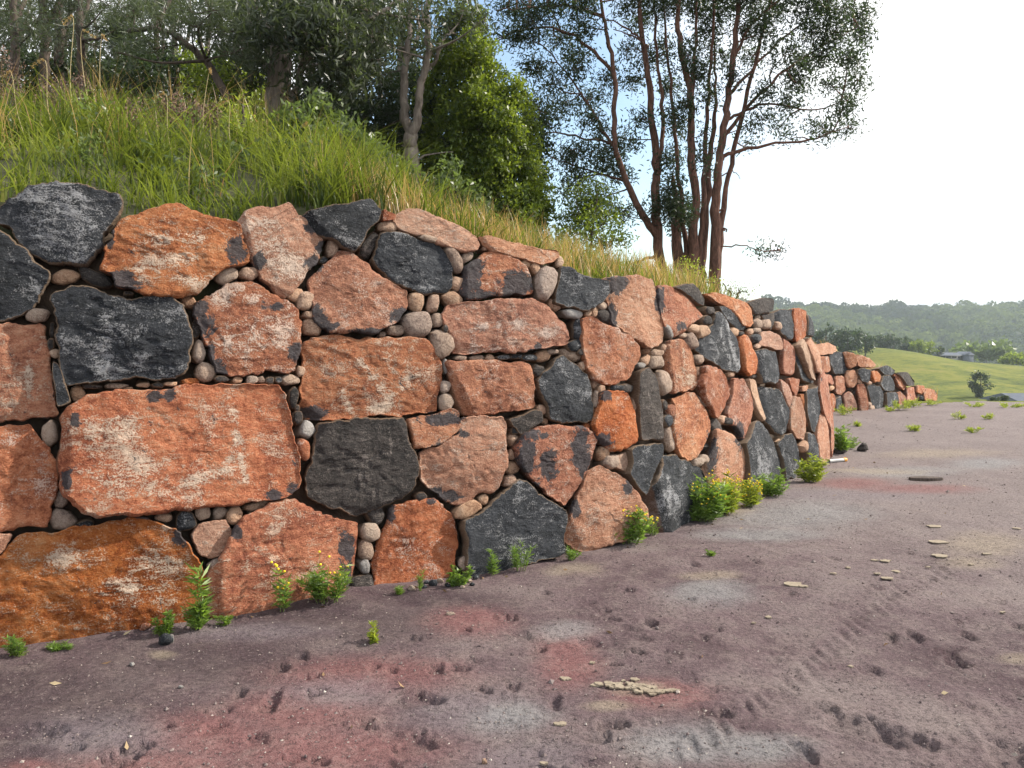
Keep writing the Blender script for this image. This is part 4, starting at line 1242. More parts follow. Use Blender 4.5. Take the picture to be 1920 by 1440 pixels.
P2 = np.stack([rng.uniform(7.0, 16, 1500), rng.uniform(18, 29, 1500)], 1)
d2, s2 = line_dist(P2, BASE2)
P2 = P2[(-d2 > 0.3) & (-d2 < 1.6) & (vnoise(np.c_[P2 * 0.6, np.zeros(len(P2))], 5) > -0.1)]
P2 = np.repeat(P2, 5, 0) + rng.normal(0, 0.06, (len(P2) * 5, 2))
P2 = np.c_[P2, hill_z(P2[:, 0], P2[:, 1])]
P2 = P2[P2[:, 2] > 0]
blades(gb, P2, rng.uniform(0.15, 0.5, len(P2)), rng.uniform(0.012, 0.02, len(P2)), rng.uniform(0.3, 0.9, len(P2)), rng.uniform(0.1, 0.7, len(P2)))
o = gb.build('dry_bank_grass', MAT['dry_grass'])
o['kind'] = 'stuff'
o['label'] = 'dry straw coloured grass among the green on the bank'

# tall seed stalks that stand clear of the grass
STALKS = [(150, 330, 138, 38, -18, 'tall seed stalk bent over to the left, second tallest on the left bank'), (190, 330, 152, 62, 26, 'tall seed stalk curving right at its tip, left on the bank'), (205, 300, 190, 72, 8, 'straight seed stalk with an upright pale head, right of the tallest pair'), (110, 300, 86, 116, -26, 'low arching seed stalk sweeping left at the slim trunks'), (385, 250, 392, 135, 3, 'upright stalk standing before the bright topped bush'),
          (330, 290, 312, 178, -24, 'curved stalk hooked to the left in the clearing'), (60, 330, 22, 138, -14, 'leaning stalk near the left edge of the bank'), (610, 300, 578, 234, -10, 'short leaning stalk right of the gum trunk'), (440, 280, 430, 192, -22, 'hooked stalk left of the gum trunk')]
for x0, y0, x1, y1, bend, lab in STALKS:
    Y = rng.uniform(6.3, 7.6)
    b = at(x0, y0, Y)
    tp = at(x1, y1, Y)
    b[2] = hill_z(b[0], b[1]) - 0.03
    bag = Bag()
    mid = (b + tp) / 2 + np.array([-(tp - b)[2] * 0.05, 0, 0])
    end = tp + np.array([bend * Y / F_PX, 0, -abs(bend) * 0.3 * Y / F_PX])
    cv = spline([b, mid, tp, end], 14)
    tube(bag, cv, [0.0034, 0.0016], 5)
    root = empty('seed_stalk', b, lab, 'grass stalk', 'tall seed stalks above the grass')
    s_ = bag.build('stalk', MAT['straw'], root)
    s_.location = -Vector(b)
    hb = Bag()
    pts = np.repeat(cv[-4:], 14, 0) + rng.normal(0, 0.006, (56, 3))
    leaves(hb, pts, 0.026, 0.005, np.tile(cv[-1] - cv[-3], (56, 1)) * 12)
    s_ = hb.build('seed_head', MAT['dry_grass'], root)
    s_.location = -Vector(b)

# ------------------------------------------------------------------ trees and shrubs
def pts_at(lst, Y, dy=None):
    out = []
    for k, (x, y) in enumerate(lst):
        out.append(at(x, y, Y + (0 if dy is None else dy * k / max(1, len(lst) - 1))))
    return np.array(out)


def put(root, bag, name, mat):
    o = bag.build(name, mat, root)
    o.location = -root.location
    return o


def branchlets(root, bark, src, centers, r0, r1=0.006, sag=0.1, single=True, joined=None):
    """limbs that reach from the nearest point of the stems to each leaf clump"""
    src = np.asarray(src)
    for c in centers:
        d = np.linalg.norm(src - c, axis=1) + np.maximum(0, src[:, 2] - c[2]) * 1.5
        p = src[int(np.argmin(d))]
        L = np.linalg.norm(c - p)
        if L < 0.15:
            continue
        m = (p + c) / 2 + np.array([rng.normal(0, 0.06 * L), rng.normal(0, 0.06 * L), rng.normal(0.02, 0.05) * L - sag * L * 0.3])
        bag = Bag() if single else joined
        tube(bag, spline([p, m, c], 7), [r0 * min(1, L / 1.2) + r1, r1], 5)
        if single:
            put(root, bag, 'branch', MAT[bark])


def tree(name, label, cat, Y, stems, clumps, leaf, bark, group=None, L=0.1, Wd=0.026, n_tw=16, n_lf=14, sig=0.09, limb=0.02, droop=0.0, depth=0.9, sides=9, shell=0.5, limbs=True, wob=0.14, extra=None, spread=1.0, single=True):
    """stems: list of (points in the photograph, radius at foot, radius at tip[, depth shift]); clumps: (x, y, rx, ry[, depth shift]) likewise"""
    f = F_PX / Y
    stem_pts, bags = [], []
    foot = None
    for st in stems:
        lst, ra, rb = st[:3]
        dy = st[3] if len(st) > 3 else 0
        P = pts_at(lst, Y, dy)
        if st is stems[0]:
            z = float(hill_z(P[0, 0], P[0, 1]))
            foot = np.array([P[0, 0], P[0, 1], max(z, 0) if Y < 30 else float(terrain_z(P[0, 0], P[0, 1]))])
        b = Bag()
        cv = spline(P, max(8, 4 * len(lst)))
        cv[1:-1] += rng.normal(0, 0.012, (len(cv) - 2, 3))
        tube(b, cv, [ra, (ra * 0.5 + rb * 0.5), rb], sides, wob=wob)
        stem_pts.append(cv[len(cv) // 4:])
        bags.append(b)
    root = empty(name, foot, label, cat, group)
    for b in bags:
        put(root, b, 'trunk', MAT[bark])
    crown, wood = Bag(), Bag()
    allp = np.concatenate(stem_pts)
    cents = []
    for c in clumps:
        dsh = c[4] if len(c) > 4 else rng.uniform(-depth, depth)
        ctr = at(c[0], c[1], Y + dsh)
        rx, ry = c[2] / f, c[3] / f
        k = max(0.10, (c[2] * c[3]) / 1200.0)
        pts, va, tw = clump_points(ctr, (rx, (rx + ry) * 0.5, ry), max(4, int(n_tw * k)), n_lf, sig, shell)
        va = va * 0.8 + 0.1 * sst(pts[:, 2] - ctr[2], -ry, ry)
        dr = None if not droop else np.tile(np.array([0.0, 0, -droop]), (len(pts), 1)) + rng.normal(0, 0.2, (len(pts), 3))
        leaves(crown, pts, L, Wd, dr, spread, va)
        cents.append(ctr)
        if limbs:
            for q in tw[:: max(1, len(tw) // 5)]:
                if np.linalg.norm(q - ctr) > 0.1:
                    tube(wood, spline([ctr, (q + ctr) / 2 + rng.normal(0, 0.04, 3), q], 4), [0.007 * limb / 0.02, 0.003], 4)
    if limbs and cents:
        branchlets(root, bark, allp, cents, limb, single=single, joined=wood)
    if extra:
        extra(wood, crown)
    if wood.n:
        put(root, wood, 'twigs', MAT[bark])['kind'] = 'stuff'
    if crown.n:
        put(root, crown, 'crown', MAT[leaf])
    return root


# the tall many-stemmed tree on the crest
BIG = [([(1243, 545), (1241, 511), (1232, 430), (1230, 360), (1230, 313), (1225, 246), (1216, 157), (1205, 67), (1197, -20)], .105, .035, .2),
       ([(1236, 450), (1210, 410), (1183, 358), (1156, 287), (1151, 215), (1154, 148), (1142, 81), (1129, 22), (1123, -30)], .065, .022, -.5),
       ([(1231, 320), (1239, 287), (1243, 193), (1234, 134), (1229, 45), (1226, -30)], .042, .018, .4),
       ([(1276, 545), (1272, 493), (1268, 416), (1266, 375), (1262, 330)], .13, .03, .5),
       ([(1300, 545), (1299, 493), (1302, 420), (1304, 358), (1296, 269), (1295, 188), (1281, 112), (1272, 45), (1270, -30)], .10, .032, -.3),
       ([(1296, 200), (1301, 134), (1304, 67), (1308, -20)], .042, .018, .2),
       ([(1316, 545), (1317, 493), (1326, 358), (1331, 291), (1340, 224), (1342, 157), (1340, 80)], .085, .012, .5),
       ([(1310, 540), (1312, 480), (1318, 380), (1322, 280), (1328, 180), (1336, 80), (1340, -30)], .06, .018, .1),
       ([(1290, 540), (1287, 480), (1280, 400), (1270, 300), (1262, 200), (1250, 90), (1244, -30)], .055, .016, .6),
       ([(1345, 520), (1352, 420), (1366, 330), (1388, 230), (1415, 120), (1440, 20), (1450, -30)], .06, .018, .5),
       ([(1340, 560), (1341, 515), (1342, 403), (1346, 322), (1357, 246), (1364, 188), (1375, 99), (1384, 0), (1388, -40)], .10, .028, -.4)]
LIMBS = [([(1352, 300), (1371, 287), (1447, 270), (1519, 262), (1590, 238)], .042, .008), ([(1358, 255), (1402, 202), (1469, 134), (1546, 85), (1610, 50)], .036, .008), ([(1362, 225), (1400, 206), (1447, 193), (1519, 205), (1590, 190)], .03, .007),
         ([(1375, 110), (1411, 45), (1456, 5), (1490, -20)], .03, .01), ([(1154, 140), (1107, 90), (1044, 54), (977, 58), (914, 82)], .034, .008), ([(1156, 287), (1129, 242), (1107, 202), (1044, 112), (1010, 80)], .03, .007),
         ([(1153, 270), (1089, 258), (1040, 248), (1000, 255)], .024, .006), ([(1176, 340), (1111, 322), (1070, 308), (1045, 300)], .022, .006), ([(1130, 30), (1060, 10), (980, 15), (930, 20)], .03, .008), ([(1365, 180), (1420, 120), (1480, 60), (1540, 20)], .03, .008),
         ([(1205, 75), (1170, 50), (1120, 30)], .022, .007), ([(1216, 90), (1190, 70), (1150, 55)], .02, .007), ([(1351, 462), (1398, 462), (1430, 472), (1458, 468)], .014, .004), ([(1342, 445), (1356, 430), (1362, 433)], .028, .012), ([(1341, 400), (1352, 392), (1357, 395)], .02, .01),
         ([(1352, 330), (1376, 322), (1388, 335)], .012, .004), ([(1230, 480), (1190, 492), (1140, 500)], .03, .01)]
CL = [(1600, 30, 45, 34), (1560, 62, 46, 30), (1622, 62, 26, 26), (1590, 112, 40, 26), (1540, 104, 44, 22), (1500, 152, 48, 24), (1580, 202, 34, 24), (1540, 238, 44, 18), (1592, 240, 24, 15), (1470, 104, 36, 24), (1482, 202, 40, 20), (1430, 172, 28, 20), (1460, 240, 30, 12), (1560, 160, 34, 20), (1520, 60, 36, 24), (1610, 150, 22, 20),
      (960, 20, 48, 22), (1030, 14, 55, 22), (1100, 16, 46, 22), (1180, 12, 46, 18), (1250, 12, 46, 22), (1310, 18, 54, 26), (1380, 12, 46, 22), (1450, 14, 52, 24), (1520, 16, 54, 26), (990, 70, 44, 20), (1050, 72, 44, 24), (1100, 52, 36, 20), (1010, 124, 44, 24), (955, 62, 34, 16), (1060, 190, 44, 24), (1110, 184, 34, 24), (1030, 232, 44, 24),
      (1090, 282, 44, 20), (998, 190, 22, 14), (1128, 300, 40, 24), (1080, 332, 34, 24), (1160, 325, 34, 24), (1118, 372, 44, 24), (1060, 360, 26, 20), (1200, 222, 24, 24), (1190, 152, 26, 24), (1180, 264, 24, 24), (1262, 222, 26, 26), (1290, 200, 24, 26), (1258, 348, 30, 30), (1282, 384, 36, 28), (1246, 302, 20, 26), (1330, 182, 24, 20), (1290, 104, 34, 34),
      (1330, 62, 34, 34), (1392, 62, 34, 20), (1412, 102, 26, 24), (1010, 280, 26, 18), (1040, 160, 30, 18), (1265, 290, 22, 22), (1272, 420, 30, 22), (1130, 240, 26, 18), (1240, 90, 24, 24), (1180, 90, 24, 20), (1370, 150, 22, 18), (1405, 268, 22, 8), (1455, 470, 16, 10), (1425, 470, 12, 8), (1400, 240, 22, 10), (1420, 35, 30, 20), (1350, 15, 30, 20),
      (1150, 280, 36, 24), (1060, 300, 36, 24), (1100, 230, 34, 22), (1010, 210, 34, 22), (1140, 150, 30, 22), (1075, 130, 34, 24), (1160, 400, 34, 22), (1090, 400, 34, 20), (1310, 140, 34, 26), (1250, 160, 30, 26), (1350, 100, 30, 26), (1220, 110, 30, 24), (1320, 300, 16, 30), (1270, 250, 22, 30), (1420, 220, 30, 16), (1500, 120, 40, 22), (1440, 60, 36, 24), (1560, 20, 40, 26), (1200, 40, 40, 22), (1000, 40, 44, 24), (1080, 100, 40, 22),
      (1218, 395, 18, 16), (1262, 392, 30, 26, -.4), (1275, 400, 34, 24, -.5), (1250, 370, 26, 22, -.4), (1320, 250, 14, 14), (1480, 260, 22, 9), (1540, 258, 22, 9)]
for _ in range(46):
    CL.append((rng.uniform(930, 1640), rng.uniform(-130, -15), rng.uniform(36, 52), rng.uniform(20, 30)))
tree('multi_stemmed_tree', 'tall tree with several reddish trunks rising from one base on the crest, open airy crown', 'tree', 13.5, BIG + LIMBS, CL, 'dark_leaf', 'red_bark', L=0.082, Wd=0.024, n_tw=25, n_lf=28, sig=0.095, limb=0.016, depth=0.9, shell=0.45, droop=0.35)

# dense bright green conical tree
cone = []
for yy, xl, xr in ((50, 838, 906), (90, 822, 930), (135, 808, 952), (175, 800, 972), (215, 796, 988), (255, 794, 1002), (295, 796, 1008), (335, 800, 1016), (375, 812, 1022), (412, 850, 1024), (440, 900, 1020)):
    nn = max(2, int((xr - xl) / 30))
    for k in range(nn):
        t_ = (k + 0.5) / nn
        bulge = math.sqrt(max(0.0, 1 - (2 * t_ - 1) ** 2))
        cone.append((xl + (xr - xl) * t_ + rng.uniform(-8, 8), yy + rng.uniform(-12, 12), rng.uniform(24, 36), rng.uniform(24, 40), -1.0 * bulge + rng.uniform(-0.15, 0.3)))
tree('conical_tree', 'dense bright green conical tree with its right side sunlit, left of the many stemmed tree', 'tree', 12.2, [([(905, 470), (900, 330), (890, 200), (885, 90)], .10, .03)], cone, 'bright_leaf', 'dark_bark', L=0.07, Wd=0.028, n_tw=34, n_lf=32, sig=0.055, limb=0.012, shell=0.75, droop=0.5, single=False)

# forked pale trunk
tree('forked_tree', 'slim pale trunk forking into a narrow V before the conical tree', 'tree', 11.0, [([(774, 420), (773, 330), (771, 285), (770, 255)], .115, .09), ([(770, 265), (760, 215), (757, 165), (762, 105), (768, 50), (772, -20)], .075, .03, .3), ([(772, 265), (782, 220), (791, 165), (803, 100), (801, 50), (806, -20)], .07, .03, -.3), ([(802, 130), (818, 110), (832, 75), (845, 60)], .03, .01), ([(780, 300), (800, 292), (850, 285)], .02, .006)],
     [(790, 20, 60, 30), (840, 50, 50, 30), (730, 30, 50, 30), (700, 70, 45, 30), (870, 20, 40, 26), (760, 85, 40, 22), (820, 90, 36, 18), (690, 20, 40, 30), (905, 40, 30, 20), (890, 75, 26, 16), (740, -20, 60, 24), (840, -15, 60, 24), (715, 140, 30, 26), (660, 50, 34, 30)], 'gum_leaf', 'grey_bark', L=0.12, Wd=0.026, n_tw=16, n_lf=14, sig=0.10, droop=0.6)

# big gum with grey-green hanging leaves
tree('gum_tree', 'large gum tree with thick pale trunk and drooping grey green leaves behind the grass', 'tree', 10.6, [([(528, 330), (526, 240), (522, 180), (526, 120), (534, 60), (540, -30)], .19, .12), ([(540, 200), (556, 160), (575, 110), (610, 60), (655, 20), (690, -30)], .055, .03, .3), ([(522, 170), (500, 130), (470, 90), (430, 60), (380, 40), (320, 48)], .045, .015, .2), ([(530, 110), (500, 60), (480, 10), (470, -30)], .07, .03, .4), ([(600, 75), (660, 55), (720, 20), (760, -10)], .045, .02, .3)],
     [(470, 40, 60, 40), (540, 40, 60, 40), (600, 60, 60, 44), (650, 100, 54, 40), (690, 50, 54, 40), (440, 90, 44, 30), (590, 130, 50, 36), (640, 160, 44, 34), (480, 110, 44, 26), (560, 90, 44, 30), (700, 110, 40, 34), (420, 20, 50, 30), (500, -10, 70, 30), (620, 0, 60, 40), (560, 160, 36, 22), (680, 165, 34, 26), (610, 200, 34, 20), (720, 60, 30, 30), (470, 150, 30, 18), (600, 25, 50, 30), (650, -20, 60, 30), (520, 60, 44, 34, -.9), (560, 50, 44, 40, -1.1), (610, 90, 44, 40, -1.0), (590, 40, 50, 30, -.9), (640, 60, 44, 34, -1.0), (490, 70, 40, 30, -.8), (540, 10, 60, 34, -.9), (650, 120, 40, 36, -.9), (600, 160, 34, 34, -.8)],
     'gum_leaf', 'grey_bark', L=0.13, Wd=0.030, n_tw=17, n_lf=14, sig=0.11, droop=0.9)

# thin trunked she-oaks on the left
OAK = [([(26, 260), (28, 110), (26, 40), (30, -30)], 'leftmost slim tree at the edge of the wood, feathery dull foliage', [(20, 20, 50, 40), (60, 60, 50, 30), (10, 80, 40, 30), (40, -20, 60, 30)], 10.8, .07),
       ([(86, 260), (84, 130), (82, 60), (78, -30)], 'slim dark tree second from the left of the wood, leaning slightly left', [(100, 20, 50, 30), (70, 40, 40, 40), (120, 70, 40, 24), (90, -20, 60, 24)], 11.6, .085),
       ([(112, 270), (113, 150), (110, 70), (116, -30)], 'slim dark tree with a fork low down, third from the left of the wood', [(140, 40, 50, 34), (160, 80, 44, 26), (130, 10, 50, 30), (170, 20, 50, 30)], 12.4, .09),
       ([(150, 240), (152, 110), (148, 40), (156, -30)], 'bare lower trunk with pale streaks beside a dark green bush', [(190, 50, 46, 34), (210, 90, 40, 26), (200, 10, 50, 34), (240, 30, 50, 34)], 11.4, .065),
       ([(430, 190), (390, 120), (340, 75), (290, 55), (240, 60)], 'low leaning she oak with a long arching limb across the clearing', [(360, 50, 60, 24), (300, 40, 60, 24), (410, 60, 50, 30), (260, 70, 44, 24), (340, 20, 60, 26), (250, 20, 50, 26), (400, 20, 50, 30), (300, 90, 36, 14), (230, 100, 40, 18), (440, 100, 30, 24)], 9.8, .05)]
for st, lb, cls, Y, r_ in OAK:
    tree('she_oak', lb, 'tree', Y, [(st, r_, r_ * 0.55), ([st[-2], (st[-2][0] + 25, st[-2][1] - 50), (st[-2][0] + 40, st[-2][1] - 120)], r_ * 0.5, .02, .5)], cls, 'gum_leaf', 'dark_bark', group=None, L=0.16, Wd=0.010, n_tw=20, n_lf=18, sig=0.10, droop=0.5)

# wood behind: taller trunks and dark foliage that close the view to the sky
wood_list = []
for k in range(15):
    x = -80 + k * 60 + rng.uniform(-16, 16)
    Y = rng.uniform(14.5, 21)
    if x > 760:
        continue
    b = (x + rng.uniform(-6, 6), 300)
    sx = rng.uniform(-20, 20)
    st = [(b[0], 320), (x, 160), (x + sx * 0.5, 60), (x + sx, -40)]
    cl = [(x + rng.uniform(-50, 50), rng.uniform(-60, 150), rng.uniform(34, 54), rng.uniform(26, 44)) for _ in range(9)]
    tree('wood_tree', 'slender grey trunked tree standing deep in the wood behind the grass bank', 'tree', Y, [(st, rng.uniform(.07, .12), .04), ([(x, 150), (x + rng.uniform(-40, 40), 60), (x + rng.uniform(-70, 70), -30)], .05, .02, .6)], cl,
         ['gum_leaf', 'dark_leaf'][k % 2], ['grey_bark', 'dark_bark'][k % 3 == 0], group='slender trees deep in the wood', L=0.17, Wd=0.036, n_tw=13, n_lf=10, sig=0.14, limb=0.02, droop=0.5, single=False)

def bank_depth(x, y):
    """distance at which the line of sight meets the bank"""
    ys = np.arange(5.0, 14, 0.05)
    P = np.array([at(x, y, v) for v in ys])
    k = np.nonzero((P[:, 2] < hill_z(P[:, 0], P[:, 1])) & (hill_z(P[:, 0], P[:, 1]) > 0.5))[0]
    return float(ys[k[0]]) if len(k) else 8.0


SHRUBS = [('flowering_bush', 'yellow flowering bushy plant in the grass behind the top left boulders', 'yellow_leaf', 7.6, (180, 270), [(150, 225, 30, 18), (190, 220, 32, 18), (225, 238, 30, 16)], .05, .012),
          ('flowering_bush', 'small yellow green plant with pointed leaves before the gum trunk', 'yellow_leaf', 7.8, (450, 260), [(448, 205, 18, 20), (440, 235, 16, 20), (462, 225, 14, 16)], .07, .018),
          ('leafy_shrub', 'pale leafed soft plant in the grass right of centre above the wall', 'weed_leaf', 7.6, (620, 320), [(610, 290, 26, 16), (640, 300, 24, 14), (585, 300, 20, 14)], .07, .03),
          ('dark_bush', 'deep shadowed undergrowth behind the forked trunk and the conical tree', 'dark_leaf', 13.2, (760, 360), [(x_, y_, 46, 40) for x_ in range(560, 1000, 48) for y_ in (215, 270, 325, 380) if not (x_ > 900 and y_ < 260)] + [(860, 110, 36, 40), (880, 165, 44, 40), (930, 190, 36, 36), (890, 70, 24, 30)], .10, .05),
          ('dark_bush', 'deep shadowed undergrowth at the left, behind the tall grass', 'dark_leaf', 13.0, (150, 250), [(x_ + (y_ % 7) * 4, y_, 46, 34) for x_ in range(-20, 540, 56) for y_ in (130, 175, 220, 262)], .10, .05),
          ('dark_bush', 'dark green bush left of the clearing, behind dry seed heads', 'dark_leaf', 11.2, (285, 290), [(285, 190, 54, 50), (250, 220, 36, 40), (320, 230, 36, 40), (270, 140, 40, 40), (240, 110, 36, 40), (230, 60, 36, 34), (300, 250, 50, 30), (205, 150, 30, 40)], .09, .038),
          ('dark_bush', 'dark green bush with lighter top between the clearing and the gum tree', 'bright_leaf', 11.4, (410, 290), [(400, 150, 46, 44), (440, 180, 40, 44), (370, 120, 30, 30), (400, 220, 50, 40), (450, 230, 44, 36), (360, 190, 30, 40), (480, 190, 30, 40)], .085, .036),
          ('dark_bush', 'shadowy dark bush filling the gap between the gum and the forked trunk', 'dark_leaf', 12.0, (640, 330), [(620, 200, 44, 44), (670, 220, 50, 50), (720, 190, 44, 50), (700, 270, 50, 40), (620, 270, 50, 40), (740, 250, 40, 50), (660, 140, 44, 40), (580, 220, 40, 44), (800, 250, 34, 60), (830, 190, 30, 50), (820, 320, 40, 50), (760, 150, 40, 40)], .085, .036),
          ('leafy_shrub', 'mid green leafy shrub right of the gum trunk at the edge of the grass', 'shrub_leaf', bank_depth(640, 305), (640, 310), [(570, 270, 34, 22), (640, 285, 36, 24), (690, 300, 34, 24), (590, 200, 34, 26), (620, 230, 40, 26), (560, 240, 34, 26), (650, 260, 44, 24), (600, 265, 50, 22), (545, 215, 20, 22), (690, 280, 40, 20)], .075, .034),
          ('leafy_shrub', 'green shrub at the foot of the forked trunk', 'shrub_leaf', bank_depth(730, 340), (730, 350), [(760, 345, 34, 22), (780, 370, 26, 16), (700, 300, 44, 26), (740, 320, 40, 26), (670, 320, 44, 24), (720, 345, 44, 20), (640, 310, 36, 22)], .075, .034),
          ('leafy_shrub', 'loose green shrub under the conical tree on the wall side', 'shrub_leaf', bank_depth(850, 400), (850, 410), [(880, 405, 30, 16), (820, 390, 30, 16), (830, 350, 36, 24), (870, 370, 40, 24), (800, 370, 30, 22), (900, 395, 34, 20), (845, 320, 22, 18)], .07, .030),
          ('small_tree', 'small pale green tree with see through crown, between the conical tree and the trunks', 'bright_leaf', 11.6, (1105, 500), [(1070, 400, 34, 26), (1100, 415, 34, 28), (1130, 395, 30, 26), (1080, 370, 26, 22), (1110, 390, 36, 30), (1140, 420, 34, 30), (1090, 440, 40, 28), (1130, 460, 40, 24), (1160, 450, 22, 24), (1060, 450, 28, 24), (1120, 350, 26, 22), (1150, 380, 18, 20), (1050, 420, 18, 18)], .075, .026),
          ('leafy_shrub', 'small yellow green shrub at the foot of the red trunks', 'yellow_leaf', 10.6, (1300, 535), [(1300, 515, 22, 14), (1320, 525, 20, 12), (1285, 500, 12, 12), (1340, 530, 20, 9), (1310, 498, 12, 8)], .05, .018),
          ('leafy_shrub', 'greyish twiggy shrub on the crest right of the trunks', 'shrub_leaf', 13.0, (1380, 560), [(1385, 540, 14, 14), (1400, 548, 16, 8), (1368, 545, 12, 10)], .05, .014)]
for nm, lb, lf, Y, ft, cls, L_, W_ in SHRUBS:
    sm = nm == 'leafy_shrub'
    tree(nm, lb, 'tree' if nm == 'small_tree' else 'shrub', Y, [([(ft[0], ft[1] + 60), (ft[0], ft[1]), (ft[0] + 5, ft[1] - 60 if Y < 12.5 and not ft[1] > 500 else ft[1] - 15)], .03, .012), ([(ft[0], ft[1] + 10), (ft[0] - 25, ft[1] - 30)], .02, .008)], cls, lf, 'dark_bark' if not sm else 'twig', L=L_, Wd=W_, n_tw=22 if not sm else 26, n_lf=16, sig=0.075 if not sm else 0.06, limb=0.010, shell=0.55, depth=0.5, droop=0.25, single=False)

# dry seeding weeds standing in the tall grass
for x, y, h, lb in ((318, 262, 75, 'brown dry weed with a dense seed spike, tallest at the clearing'), (338, 262, 62, 'brown dry weed just right of the tallest seed spike'), (356, 268, 70, 'thin brown dry weed at the right of the clearing'), (252, 270, 80, 'drooping purple brown dry weed before the dark bush'), (225, 290, 70, 'low greyish dry weed at the left of the dark bush'), (140, 250, 110, 'pinkish brown dry weed clump left of centre of the tall grass'), (95, 240, 100, 'straggly dry weed clump near the slim trunks'), (385, 250, 60, 'small brown dry weed before the bright topped bush'), (15, 180, 80, 'dry brown flower heads at the left edge')):
    Y = rng.uniform(7.4, 8.4)
    b = at(x, y + 30, Y)
    b[2] = hill_z(b[0], b[1]) - 0.02
    root = empty('dry_weed', b, lb, 'weed')
    st_, sd = Bag(), Bag()
    H = (y + 30 - (y - h)) * Y / F_PX
    topz = at(x, y - h, Y)[2]
    for k in range(4):
        tp = np.array([b[0] + rng.normal(0, .09), b[1] + rng.normal(0, .09), topz - rng.uniform(0, .25) * H])
        cv = spline([b, (b + tp) / 2 + rng.normal(0, .03, 3), tp], 8)
        tube(st_, cv, [.005, .003], 5)
        c = np.repeat(cv[3:], 26, 0)
        c = c + rng.normal(0, 0.035, c.shape)
        leaves(sd, c, .035, .016)
        for q in cv[3:7]:
            tube(st_, np.array([q, q + np.array([rng.normal(0, .06), rng.normal(0, .06), .08])]), [.003, .002], 4)
    put(root, st_, 'stem', MAT['twig'])['kind'] = 'stuff'
    put(root, sd, 'seed_head', MAT['seedhead'])['kind'] = 'stuff'


# ------------------------------------------------------------------ weeds at the foot of the wall and on the yard
def weed(x, y, h_px, w_px, label, flowers=0, leaf='weed_leaf', L=None, n=None, upright=0.8, name='weed', group=None, narrow=0.17, stalk=True):
    g = yard(x, y)
    m = g[1] / F_PX
    H, Wd = h_px * m, w_px * m * 0.5
    ln = min(line_dist(g[:2], BASE1)[0][0], abs(line_dist(g[:2], BASE2)[0][0]))
    if ln < 0.10:                       # stand clear of the stones
        g = g + (EYE - g) * np.array([1, 1, 0]) / np.linalg.norm((EYE - g)[:2]) * min(0.3, 0.10 - ln)
        g[2] = float(ground_h(g[0], g[1]))
    root = empty(name, g, label, 'weed', group)
    fo, st_, fl = Bag(), Bag(), Bag()
    ns = max(3, int(n or (w_px / 6)))
    L = L or max(0.04, 0.25 * H)
    for k in range(ns):
        a = rng.uniform(0, 2 * math.pi)
        rr = Wd * math.sqrt(rng.uniform(0, 1))
        hh = H * rng.uniform(0.30, 1.1) * (1 - 0.25 * rr / max(Wd, 1e-3))
        b = g + np.array([math.cos(a) * rr * 0.35, math.sin(a) * rr * 0.22, -0.01])
        tp = g + np.array([math.cos(a) * rr, math.sin(a) * rr * 0.55 - 0.1 * Wd, hh])
        cv = spline([b, b * 0.45 + tp * 0.55 + np.array([0, 0, 0.12 * hh]), tp], 7)
        tube(st_, cv, [0.0028, 0.0014], 4)
        c = resample(cv[1:], 9)
        per = 4
        C = np.repeat(c, per, 0)
        az = rng.uniform(0, 2 * math.pi, len(C))
        D = np.stack([np.cos(az), np.sin(az), rng.uniform(-0.1, upright, len(C))], 1)
        D /= np.linalg.norm(D, axis=1)[:, None]
        leaves(fo, C + D * L * 0.42, L, L * narrow, D * 6, 1.0)
        if flowers and rng.uniform() < flowers:
            for q in range(int(rng.integers(3, 8))):
                p = tp + rng.normal(0, 0.028, 3) + np.array([0, 0, 0.02])
                tube(fl, np.array([p, p + np.array([0, 0, 0.008])]), [0.007, 0.0095], 6)
                tube(st_, np.array([tp, p]), [0.0012, 0.001], 3)
    put(root, st_, 'stem', MAT['stem_green'])['kind'] = 'stuff'
    put(root, fo, 'foliage', MAT[leaf])['kind'] = 'stuff'
    if fl.n:
        put(root, fl, 'flower_head', MAT['flower'])['kind'] = 'stuff'
    return root


weed(38, 1222, 44, 56, 'small fern like weed below the left end of the huge tan boulder')
weed(118, 1202, 14, 50, 'low flat sprig of weed under the middle of the huge tan boulder')
weed(306, 1180, 48, 44, 'bright broad leafed sprig below the right part of the huge tan boulder', narrow=0.3)
weed(374, 1166, 118, 30, 'thin tall feathery weed in the gap right of the huge tan boulder', n=4)
weed(368, 1162, 55, 42, 'leafy green weed at the base of the gap between two lowest boulders', n=8)
weed(418, 1152, 34, 26, 'tiny pale weed on the grey foot of the second lowest boulder')
weed(612, 1128, 78, 105, 'bushy narrow leafed weed before the second lowest orange boulder', flowers=0.04, n=20)
weed(528, 1145, 92, 26, 'spindly weed with a few yellow flowers left of the bushy weed', flowers=0.5, n=3)
weed(787, 1108, 44, 24, 'upright grassy tuft below the lowest red boulder', upright=2.0, narrow=0.1)
weed(749, 1114, 20, 22, 'tiny green tuft by the left foot of the lowest red boulder')
weed(860, 1098, 44, 56, 'broad leafed bright green weed between the red and charcoal lowest boulders', narrow=0.36)
weed(922, 1066, 55, 22, 'thin upright weed at left on the foot of the charcoal boulder', n=4)
weed(975, 1060, 58, 50, 'grassy weed with one tall blade clump before the charcoal boulder', upright=2.0, narrow=0.11)
weed(1068, 1034, 32, 44, 'spiky green weed between charcoal and tan lowest boulders', upright=1.4, narrow=0.14)
weed(1182, 1010, 66, 90, 'sprawling weed with yellow flowers before the tan boulder', flowers=0.35, n=20)
weed(1225, 998, 34, 36, 'wispy weed with yellow flecks at the dark gap', flowers=0.6, n=5)
weed(1322, 976, 86, 84, 'large round bright green weed with yellow flowers beside the charcoal slab', flowers=0.25, n=34)
